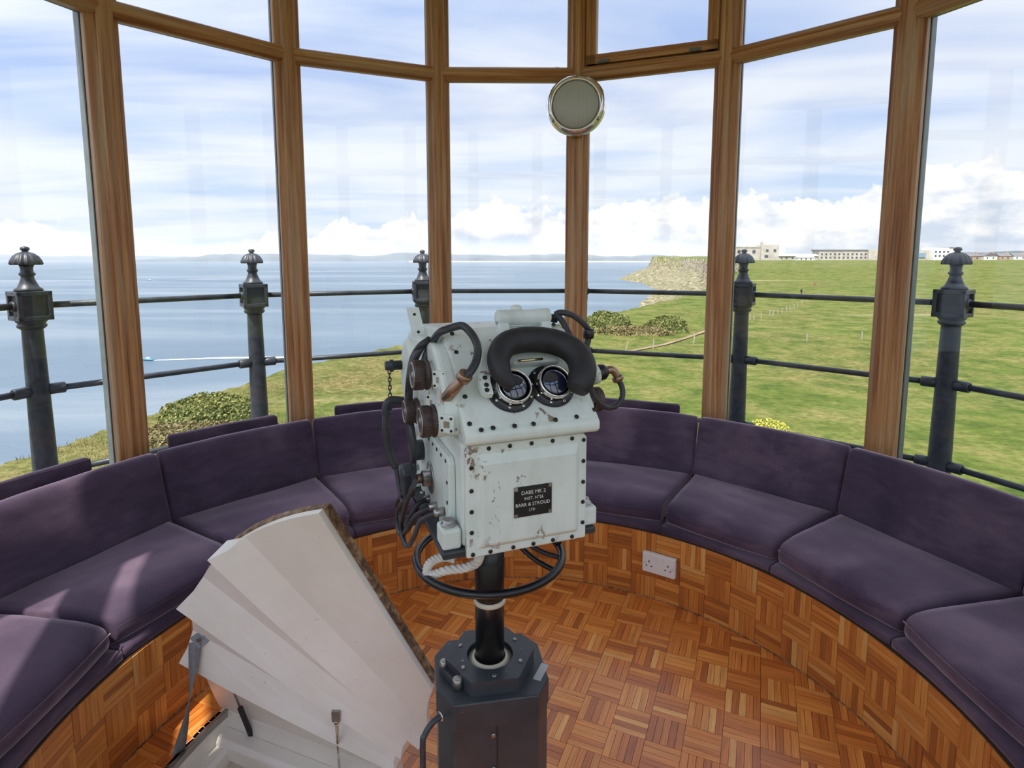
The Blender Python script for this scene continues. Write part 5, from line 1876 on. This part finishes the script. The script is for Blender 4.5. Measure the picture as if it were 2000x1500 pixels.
def build_land():
    angs = np.concatenate([np.linspace(-86, -4, 110, endpoint=False), np.linspace(-4, 28, 150, endpoint=False), np.linspace(28, 86, 90)])
    rs = 3.0 * (2600 / 3.0) ** np.linspace(0, 1, 250)
    A, Rr = np.meshgrid(np.radians(angs), rs)
    X, Y = Rr * np.sin(A), Rr * np.cos(A)
    Z = height(X, Y)
    Z = np.maximum(Z, SEA_Z - 3)
    nr, na = X.shape
    verts = np.stack([X.ravel(), Y.ravel(), Z.ravel()], 1)
    idx = np.arange(nr * na).reshape(nr, na)
    q = np.stack([idx[:-1, :-1].ravel(), idx[:-1, 1:].ravel(), idx[1:, 1:].ravel(), idx[1:, :-1].ravel()], 1)
    keep = (verts[q][:, :, 2].max(1) > SEA_Z - 2.5)
    q = q[keep]
    me = bpy.data.meshes.new('ground')
    me.from_pydata(verts.tolist(), [], q.tolist())
    me.materials.append(MAT['grass_ground'])
    me.polygons.foreach_set('use_smooth', [True] * len(me.polygons))
    link('ground', me, None, kind='structure')
    # near disc around the tower and behind it
    m = MB()
    ths = [2 * PI * k / 60 for k in range(60)]
    rr = [2.0, 12, 40, 90, 200]
    bs = [m.verts([(r * math.sin(t), r * math.cos(t), -10.05 - 0.6 * (r > 100)) for t in ths]) for r in rr]
    for b0, b1 in zip(bs, bs[1:]):
        for k in range(60):
            t = ths[k]
            if math.cos(t) > 0.05:
                continue
            k2 = (k + 1) % 60
            m.quad((b0 + k, b0 + k2, b1 + k2, b1 + k))
    m.obj('ground_behind', 'grass_ground', kind='structure')
    # sea
    m = MB()
    ths = [R(-100) + R(200) * k / 80 for k in range(81)]
    rr = [20, 200, 600, 1500, 4000, 10000, 26000]
    bs = [m.verts([(r * math.sin(t), r * math.cos(t), SEA_Z) for t in ths]) for r in rr]
    for b0, b1 in zip(bs, bs[1:]):
        for k in range(80):
            m.quad((b0 + k, b0 + k + 1, b1 + k + 1, b1 + k))
    m.obj('sea', 'sea_water', kind='structure')
    # far coast: low hills across the bay and a pale beach in front of them
    def ridge(name, dist, a0, a1, h0, h1, seed, depth, material):
        m = MB()
        n = 160
        rows = [[], [], [], []]
        for k in range(n + 1):
            a = R(a0 + (a1 - a0) * k / n)
            t = k / n
            env = min(1, t * 8, (1 - t) * 8)
            h = (h0 + (h1 - h0) * (0.5 + 0.5 * noise.fractal(Vector((a * 9, seed, 0)), 0.8, 2.1, 5))) * env
            for j, (dd, hh) in enumerate(((0, 0), (0.12, 0.35), (0.5, 0.8), (1.0, 1.0))):
                r = dist + depth * dd
                rows[j].append((r * math.sin(a), r * math.cos(a), SEA_Z + max(0.5, h * hh + 6 * noise.noise(Vector((a * 60, dd * 9, seed))) * hh)))
        bs = [m.verts(r) for r in rows]
        for b0, b1 in zip(bs, bs[1:]):
            for k in range(n):
                m.quad((b0 + k, b0 + k + 1, b1 + k + 1, b1 + k), None, True)
        m.obj(name, material, kind='structure')
    ridge('far_hills', 9800, -34, 20, 70, 190, 3.3, 3500, 'far_land')
    ridge('far_shore_hills', 8200, -6, 22, 30, 120, 8.1, 1200, 'far_land')
    ridge('far_headland', 17000, -60, -22, 60, 190, 5.7, 2500, 'far_land')
    m = MB()
    n = 80
    b0 = m.verts([(7900 * math.sin(R(-10 + 32 * k / n)), 7900 * math.cos(R(-10 + 32 * k / n)), SEA_Z + 0.4) for k in range(n + 1)])
    b1 = m.verts([(8230 * math.sin(R(-10 + 32 * k / n)), 8230 * math.cos(R(-10 + 32 * k / n)), SEA_Z + 12) for k in range(n + 1)])
    for k in range(n):
        m.quad((b0 + k, b0 + k + 1, b1 + k + 1, b1 + k))
    m.obj('beach', 'beach_sand', kind='structure')
    # hills on the skyline behind the village on the right
    m = MB()
    n = 120
    lo, hi = [], []
    for k in range(n + 1):
        a = R(26 + 40 * k / n)
        r = 2350
        t = k / n
        h = (10 + 14 * (0.5 + 0.5 * noise.fractal(Vector((a * 14, 2.2, 0)), 0.8, 2.1, 5))) * min(1, t * 5)
        lo.append((r * math.sin(a), r * math.cos(a), 2)); hi.append(((r + 250) * math.sin(a), (r + 250) * math.cos(a), 6 + h))
    b0, b1 = m.verts(lo), m.verts(hi)
    for k in range(n):
        m.quad((b0 + k, b0 + k + 1, b1 + k + 1, b1 + k), None, True)
    m.obj('skyline_hills', 'far_land', kind='structure')


def at_dist(u, y, dz=0.0):
    """point on the land at forward distance y in the direction of picture column u"""
    x = (u - 1000) / 1142.7 * y
    return Vector((x, y, ground_z(x, y) + dz))


def shrub(name, label, c, rx, ry, rz, material, n, leaf, seed, group=None, cat='shrub'):
    rng = random.Random(seed)
    e = thing(name, label, cat, c, 0, group)
    m = MB()
    for k in range(n):
        a = rng.uniform(0, 2 * PI); zz = rng.random() ** 0.7
        rr = math.sqrt(max(0, 1 - zz * zz)) * rng.uniform(0.8, 1.02)
        bump = 1 + 0.25 * noise.noise(Vector((math.cos(a) * 2 + seed, math.sin(a) * 2, zz * 2)))
        p = Vector((rx * rr * math.cos(a), ry * rr * math.sin(a), rz * zz)) * bump
        d = Vector((rng.gauss(0, 1), rng.gauss(0, 1), rng.gauss(0.4, 1))).normalized()
        t = d.orthogonal().normalized() * leaf * rng.uniform(0.5, 1.1)
        w = d.cross(t).normalized() * leaf * 0.6
        b = m.verts([p - t, p + w, p + t, p - w])
        m.quad((b, b + 1, b + 2, b + 3))
    m.obj('foliage', material, e, kind='stuff')
    m = MB(); m.ball((0, 0, -rz * 0.1), (rx * 0.86, ry * 0.86, rz * 0.85), 12)
    for i, v in enumerate(m.v):
        s_ = 1 + 0.22 * noise.noise(Vector(v) * (1.2 / max(rx, 0.1)) + Vector((seed, 0, 0)))
        m.v[i] = tuple(Vector(v) * s_)
    m.obj('inner_growth', material, e)
    return e


def build_vegetation():
    shrub('gorse_bush', 'rounded green gorse bush beside the post right of the binocular sight', at_dist(1185, 96), 4.6, 3.4, 2.6, 'gorse_leaf', 2600, 0.22, 1, 'cliff-top bushes')
    shrub('gorse_bush', 'dark green gorse bush at the right end of the bramble bank', at_dist(1305, 92), 3.8, 3.0, 2.4, 'gorse_leaf', 2200, 0.22, 2, 'cliff-top bushes')
    shrub('bramble_bush', 'brownish bramble bank between the two gorse bushes', at_dist(1238, 88), 6.4, 2.2, 1.2, 'bramble_leaf', 2600, 0.2, 3, 'cliff-top bushes')
    shrub('gorse_bush', 'broad green bush on the cliff edge left, behind the railing post', at_dist(395, 41), 3.6, 2.6, 1.7, 'gorse_leaf', 3000, 0.15, 4, 'cliff-top bushes')
    shrub('bramble_bush', 'low brown bramble at the foot of the broad left bush', at_dist(350, 36), 3.4, 2.2, 1.0, 'bramble_leaf', 2600, 0.14, 5, 'cliff-top bushes')
    shrub('flowering_plant', 'yellow flowering plant in the grass behind the second backrest right of the sight', at_dist(1520, 37), 1.4, 1.1, 0.9, 'yellow_flower', 900, 0.10, 6, 'yellow flowering plants')
    shrub('flowering_plant', 'yellow flowering plant at the foot of the rightmost railing post', at_dist(1865, 27), 1.5, 1.2, 1.0, 'yellow_flower', 900, 0.09, 7, 'yellow flowering plants')
    # tussocks of rough growth on the west side of the tower
    rng = random.Random(11)
    m = MB()
    for k in range(6500):
        u = rng.uniform(-40, 760); y = 26 + 48 * rng.random() ** 1.2
        x = (u - 1000) / 1142.7 * y
        if float(coast(np.array([x]), np.array([y]))[0]) < 1.0:
            continue
        if noise.noise(Vector((x * 0.12, y * 0.12, 4))) < -0.12:
            continue
        z = -10.0
        for j in range(9):
            h = rng.uniform(0.08, 0.26); a = rng.uniform(0, 2 * PI); w = rng.uniform(0.02, 0.05)
            dx, dy = math.cos(a) * w, math.sin(a) * w
            ox, oy = rng.gauss(0, .28), rng.gauss(0, .28)
            b = m.verts([(x + ox - dx, y + oy - dy, z - 0.1), (x + ox + dx, y + oy + dy, z - 0.1), (x + ox + rng.uniform(-.16, .16), y + oy + dy * 0.4, z + h)])
            m.quad((b, b + 1, b + 2))
    o = m.obj('rough_growth', 'bramble_leaf', None, kind='stuff')
    tag(o, 'rough dry tussocks covering the cliff top on the left', 'grass')
    # fence stakes
    ORD = ['first', 'second', 'third', 'fourth', 'fifth', 'sixth', 'seventh', 'eighth', 'ninth', 'tenth', 'eleventh', 'twelfth', 'thirteenth', 'fourteenth', 'fifteenth']
    stakes = [(1462, 108), (1470, 109), (1478, 108), (1492, 112), (1509, 118), (1516, 117), (1525, 120), (1533, 124), (1542, 127), (1548, 129), (1556, 133), (1563, 137), (1571, 143), (1580, 149), (1589, 156)]
    for k, (u, y) in enumerate(stakes):
        p = at_dist(u, y)
        m = MB(); m.prism([(-0.07, -0.07), (0.07, -0.07), (0.07, 0.07), (-0.07, 0.07)], (0, 0, -0.1), (1, 0, 0), (0, 1, 0), (0.02 * math.sin(k * 2.1), 0, 1.25))
        o = m.obj('fence_stake', 'post_timber'); o.location = p
        tag(o, 'pale wooden stake, %s from the left in the row along the cliff path' % ORD[k], 'stake', 'stakes along the cliff path')
    for u, y, lab, tilt in ((1225, 72, 'leaning pale stake in the grass right of the brow pad', 0.35), (1281, 74, 'upright pale stake in front of the bramble bank', 0.0), (1361, 79, 'pale stake beside the path just left of a window post', 0.05), (1585, 80, 'single pale stake alone in the open field', 0.0), (1694, 82, 'pale stake half hidden beside the wide window post on the right', 0.0)):
        p = at_dist(u, y)
        m = MB(); m.prism([(-0.06, -0.06), (0.06, -0.06), (0.06, 0.06), (-0.06, 0.06)], (0, 0, -0.1), (1, 0, 0), (0, 1, 0), (tilt, 0, 1.35))
        o = m.obj('fence_stake', 'post_timber'); o.location = p
        tag(o, lab, 'stake', 'stakes in the field')
    # footpath
    m = MB()
    pth = [(1195, 70), (1240, 72), (1300, 77), (1345, 84), (1400, 96)]
    L, Rr_ = [], []
    for k, (u, y) in enumerate(pth):
        c = at_dist(u, y)
        u2, y2 = pth[min(k + 1, len(pth) - 1)]; u1, y1 = pth[max(k - 1, 0)]
        d = (at_dist(u2, y2) - at_dist(u1, y1)); d.z = 0; d.normalize()
        n_ = Vector((-d.y, d.x, 0)) * 0.38
        for s_, lst in ((1, L), (-1, Rr_)):
            q = c + n_ * s_
            lst.append((q.x, q.y, ground_z(q.x, q.y) + 0.10))
    b0, b1 = m.verts(L), m.verts(Rr_)
    for k in range(len(pth) - 1):
        m.quad((b0 + k, b1 + k, b1 + k + 1, b0 + k + 1))
    m.obj('footpath', 'path_earth', kind='structure')


def build_buildings():
    def place(u, y):
        x = (u - 1000) / 1142.7 * y
        return Vector((x, y, ground_z(x, y) - 0.4))

    def block(e, x0, x1, y0, y1, z0, z1, material, name):
        m = MB(); m.box(((x0 + x1) / 2, (y0 + y1) / 2, (z0 + z1) / 2), (x1 - x0, y1 - y0, z1 - z0))
        return m.obj(name, material, e)

    def windows(e, xs, z, w, h, y, material='dark_window'):
        for x in xs:
            m = MB(); m.box((x, y, z), (w, 0.3, h)); m.obj('window', material, e)
    K = 560 / 1142.7                      # metres per picture pixel at 560 m
    # fort-like stone building
    y = 560
    e = thing('stone_fort', 'pale stone fort-like building with flat roof and corner tower on the skyline', 'building', place(1440, y))
    block(e, -4, 68 * K, 0, 14, 0, 26 * K, 'pale_stone', 'wall')
    block(e, 44 * K, 78 * K, -3, 12, 0, 30 * K, 'pale_stone', 'tower_wall')
    block(e, 47 * K, 51 * K, 0, 4, 29 * K, 36 * K, 'pale_stone', 'turret')
    block(e, -4, 44 * K, -0.4, 0.6, 25 * K, 27 * K, 'pale_stone', 'parapet')
    windows(e, [3 * K, 32 * K], 17 * K, 6 * K, 6 * K, -0.05)
    windows(e, [55 * K, 70 * K], 19 * K, 5 * K, 5 * K, -3.05)
    windows(e, [54 * K], 8 * K, 7 * K, 5 * K, -3.05)
    # long low shed with pale roof
    e = thing('long_shed', 'long low pale-roofed building right of the stone fort', 'building', place(1519, y + 20))
    block(e, 0, 82 * K, 0, 12, 0, 9 * K, 'pale_stone', 'wall')
    m = MB(); m.prism([(-1, 9 * K), (6, 13 * K), (13, 9 * K)], (0, 0, 0), (0, 1, 0), (0, 0, 1), (82 * K, 0, 0)); m.obj('roof', 'white_wall', e)
    windows(e, [k * K for k in (8, 18, 30, 44, 58, 70)], 5 * K, 3 * K, 3 * K, -0.05)
    e = thing('white_house', 'small white building in front of the long low shed', 'building', place(1560, y - 15))
    block(e, 0, 30 * K, 0, 8, 0, 6 * K, 'white_wall', 'wall')
    m = MB(); m.prism([(-0.5, 6 * K), (4, 9 * K), (8.5, 6 * K)], (-0.4, 0, 0), (0, 1, 0), (0, 0, 1), (30 * K + 0.8, 0, 0)); m.obj('roof', 'white_wall', e)
    windows(e, [5 * K, 14 * K, 23 * K], 3.2 * K, 2.5 * K, 2.5 * K, -0.05)
    # long institutional range
    e = thing('long_range', 'long grey two-storey range of buildings across the skyline', 'building', place(1600, y + 30))
    block(e, 0, 112 * K, 0, 14, 0, 20 * K, 'pale_stone', 'wall')
    block(e, 98 * K, 150 * K, -3, 16, 0, 22 * K, 'pale_stone', 'end_block')
    block(e, -1, 113 * K, -0.6, 15, 20 * K, 22 * K, 'slate_roof', 'roof')
    windows(e, [k * K for k in range(5, 96, 9)], 13 * K, 3.5 * K, 3.5 * K, -0.05)
    windows(e, [k * K for k in range(5, 96, 9)], 6 * K, 3.5 * K, 3.5 * K, -0.05)
    # block with blue glazing
    e = thing('glazed_block', 'pale tall block with blue glazed section beside the rightmost window post', 'building', place(1776, y + 10))
    block(e, 0, 80 * K, 0, 16, 0, 20 * K, 'pale_stone', 'wall')
    block(e, 42 * K, 82 * K, -4, 14, 0, 25 * K, 'white_wall', 'tower_wall')
    block(e, 72 * K, 80 * K, -4.3, 10, 24 * K, 26 * K, 'slate_roof', 'roof')
    block(e, 8 * K, 31 * K, -0.8, 0.2, 6 * K, 15 * K, 'blue_cladding', 'blue_glazing')
    windows(e, [k * K for k in (46, 54, 62, 70)], 17 * K, 3.5 * K, 3.5 * K, -4.05)
    windows(e, [k * K for k in (46, 54, 62, 70)], 9 * K, 3.5 * K, 3.5 * K, -4.05)
    # village houses far right
    labs = ['terraced house with red brick wall and slate roof just right of the rightmost finial', 'gabled white house in the row of houses at far right', 'brown brick house right of the gabled white house', 'slate-roofed house at the right edge of the skyline']
    for k, (u, w, mt) in enumerate(((1892, 24, 'brick_wall'), (1922, 26, 'white_wall'), (1952, 24, 'brick_wall'), (1980, 26, 'white_wall'))):
        e = thing('village_house', labs[k], 'house', place(u, y + 60), 0, 'village houses')
        W = w * K * 1.1
        block(e, 0, W, 0, 9, 0, 9 * K, mt, 'wall')
        if k == 1:
            m = MB(); m.prism([(-0.3, 9 * K), (W / 2, 17 * K), (W + 0.3, 9 * K)], (0, -0.3, 0), (1, 0, 0), (0, 0, 1), (0, 9.6, 0)); m.obj('roof', 'slate_roof', e)
        else:
            m = MB(); m.prism([(-0.5, 9 * K), (4.5, 15 * K), (9.5, 9 * K)], (-0.3, 0, 0), (0, 1, 0), (0, 0, 1), (W + 0.6, 0, 0)); m.obj('roof', 'slate_roof', e)
        windows(e, [W * 0.25, W * 0.7], 5 * K, 3 * K, 3 * K, -0.05)
        block(e, W * 0.8, W * 0.8 + 1.2, 3.5, 5, 12 * K, 18 * K, 'brick_wall', 'chimney')


def build_boats():
    def boat(name, label, u, v, L, mat1, heading):
        d = ray(u, v)
        P = EYEP + d * ((SEA_Z - EYE) / d.z)
        e = thing(name, label, 'boat', P, heading, 'boats on the sea')
        m = MB()
        sec = [(-0.5, 0.16, 0.10), (-0.2, 0.18, 0.11), (0.15, 0.17, 0.12), (0.38, 0.10, 0.14), (0.5, 0.004, 0.17)]
        rings = [m.verts([(x * L, -w * L * 0.55, 0), (x * L, -w * L, h * L), (x * L, w * L, h * L), (x * L, w * L * 0.55, 0)]) for x, w, h in sec]
        for a, b in zip(rings, rings[1:]):
            for i in range(4):
                j = (i + 1) % 4
                m.quad((a + i, b + i, b + j, a + j))
        m.quad((rings[0] + 3, rings[0] + 2, rings[0] + 1, rings[0]))
        m.obj('hull', mat1, e)
        m = MB(); m.prism([(-0.18, 0.1), (0.14, 0.1), (0.06, 0.24), (-0.14, 0.24)], (0, -0.11 * L, 0), (L, 0, 0), (0, 0, L), (0, 0.22 * L, 0))
        m.obj('cabin', 'boat_white', e)
        m = MB(); m.prism([(-0.12, 0.17), (0.085, 0.17), (0.055, 0.22), (-0.12, 0.22)], (0, -0.113 * L, 0), (L, 0, 0), (0, 0, L), (0, 0.226 * L, 0))
        m.obj('cabin_window', 'dark_window', e)
        return P
    P = boat('motor_boat', 'small blue and white motor boat near the cliff beside the leftmost window post', 288, 704, 7.0, 'boat_blue', R(170))
    boat('motor_boat', 'distant white boat far out on the sea at left', 293, 548, 14.0, 'boat_white', R(10))
    # wake of the near boat
    m = MB()
    a, b = [], []
    n = 24
    for k in range(n + 1):
        t = k / n
        x = P.x + 4 + 118 * t; yy = P.y + 14 * t + 4 * math.sin(t * 5)
        w = 1.2 + 5.5 * t * (1 + 0.4 * noise.noise(Vector((t * 9, 1, 2))))
        a.append((x, yy - w, SEA_Z + 0.12)); b.append((x, yy + w * 0.6, SEA_Z + 0.12))
    b0, b1 = m.verts(a), m.verts(b)
    for k in range(n):
        m.quad((b0 + k, b0 + k + 1, b1 + k + 1, b1 + k))
    o = m.obj('boat_wake', 'foam', kind='stuff')
    tag(o, 'white foam wake trailing behind the near motor boat', 'wake')


def build_walkers():
    for u, y, mt, lab in ((1569, 172, 'cloth_dark', 'tiny distant walker in dark clothes on the grass left of the path'), (1594, 205, 'cloth_red', 'tiny distant walker in reddish clothes on the cliff path')):
        p = at_dist(u, y)
        me = bpy.data.meshes.new('person')
        V = [(0, 0, 0.95), (0, 0, 1.2), (0, 0, 1.42), (0, 0, 1.56), (0, 0, 1.70), (0.20, 0, 1.38), (0.26, 0.05, 1.12), (0.24, 0.12, 0.88), (-0.20, 0, 1.38), (-0.26, -0.04, 1.12), (-0.25, 0.06, 0.88), (0.10, 0, 0.90), (0.11, 0.12, 0.50), (0.11, 0.05, 0.06), (-0.10, 0, 0.90), (-0.11, -0.08, 0.50), (-0.11, -0.22, 0.08)]
        Ed = [(0, 1), (1, 2), (2, 3), (3, 4), (2, 5), (5, 6), (6, 7), (2, 8), (8, 9), (9, 10), (0, 11), (11, 12), (12, 13), (0, 14), (14, 15), (15, 16)]
        me.from_pydata(V, Ed, [])
        me.materials.append(MAT[mt])
        o = link('person', me); o.location = p
        sk = o.modifiers.new('skin', 'SKIN')
        rad = [0.16, 0.17, 0.18, 0.07, 0.12, 0.07, 0.055, 0.045, 0.07, 0.055, 0.045, 0.10, 0.075, 0.06, 0.10, 0.075, 0.06]
        for k, r in enumerate(rad):
            o.data.skin_vertices[0].data[k].radius = (r, r)
        o.data.skin_vertices[0].data[0].use_root = True
        tag(o, lab, 'person', 'walkers')


def build_haze():
    # sea haze lying over the bay in the distance
    m = MB()
    ths = [R(-75) + R(100) * k / 20 for k in range(21)]
    b = [m.verts([(r * math.sin(t), r * math.cos(t), z) for t in ths]) for r, z in ((2800, SEA_Z - 1), (2800, 160), (24000, 420), (24000, SEA_Z - 1))]
    for i in range(4):
        b0, b1 = b[i], b[(i + 1) % 4]
        for k in range(20):
            m.quad((b0 + k, b0 + k + 1, b1 + k + 1, b1 + k))
    m.quad(tuple(x for x in b)); m.quad(tuple(x + 20 for x in reversed(b)))
    mt = bpy.data.materials.new('sea_haze'); mt.use_nodes = True; MAT['sea_haze'] = mt
    n = NT(mt.node_tree)
    out = n.add('ShaderNodeOutputMaterial')
    v = n.add('ShaderNodeVolumeScatter', {'Color': (0.92, 0.95, 1.0, 1), 'Density': 0.00006, 'Anisotropy': 0.2})
    n.l.new(v.outputs[0], out.inputs['Volume'])
    m.obj('sea_haze', 'sea_haze', kind='stuff')


build_hatch()
build_pedestal()
build_sight()
build_lamp()
build_socket()
build_land()
build_vegetation()
build_buildings()
build_boats()
build_walkers()
build_haze()
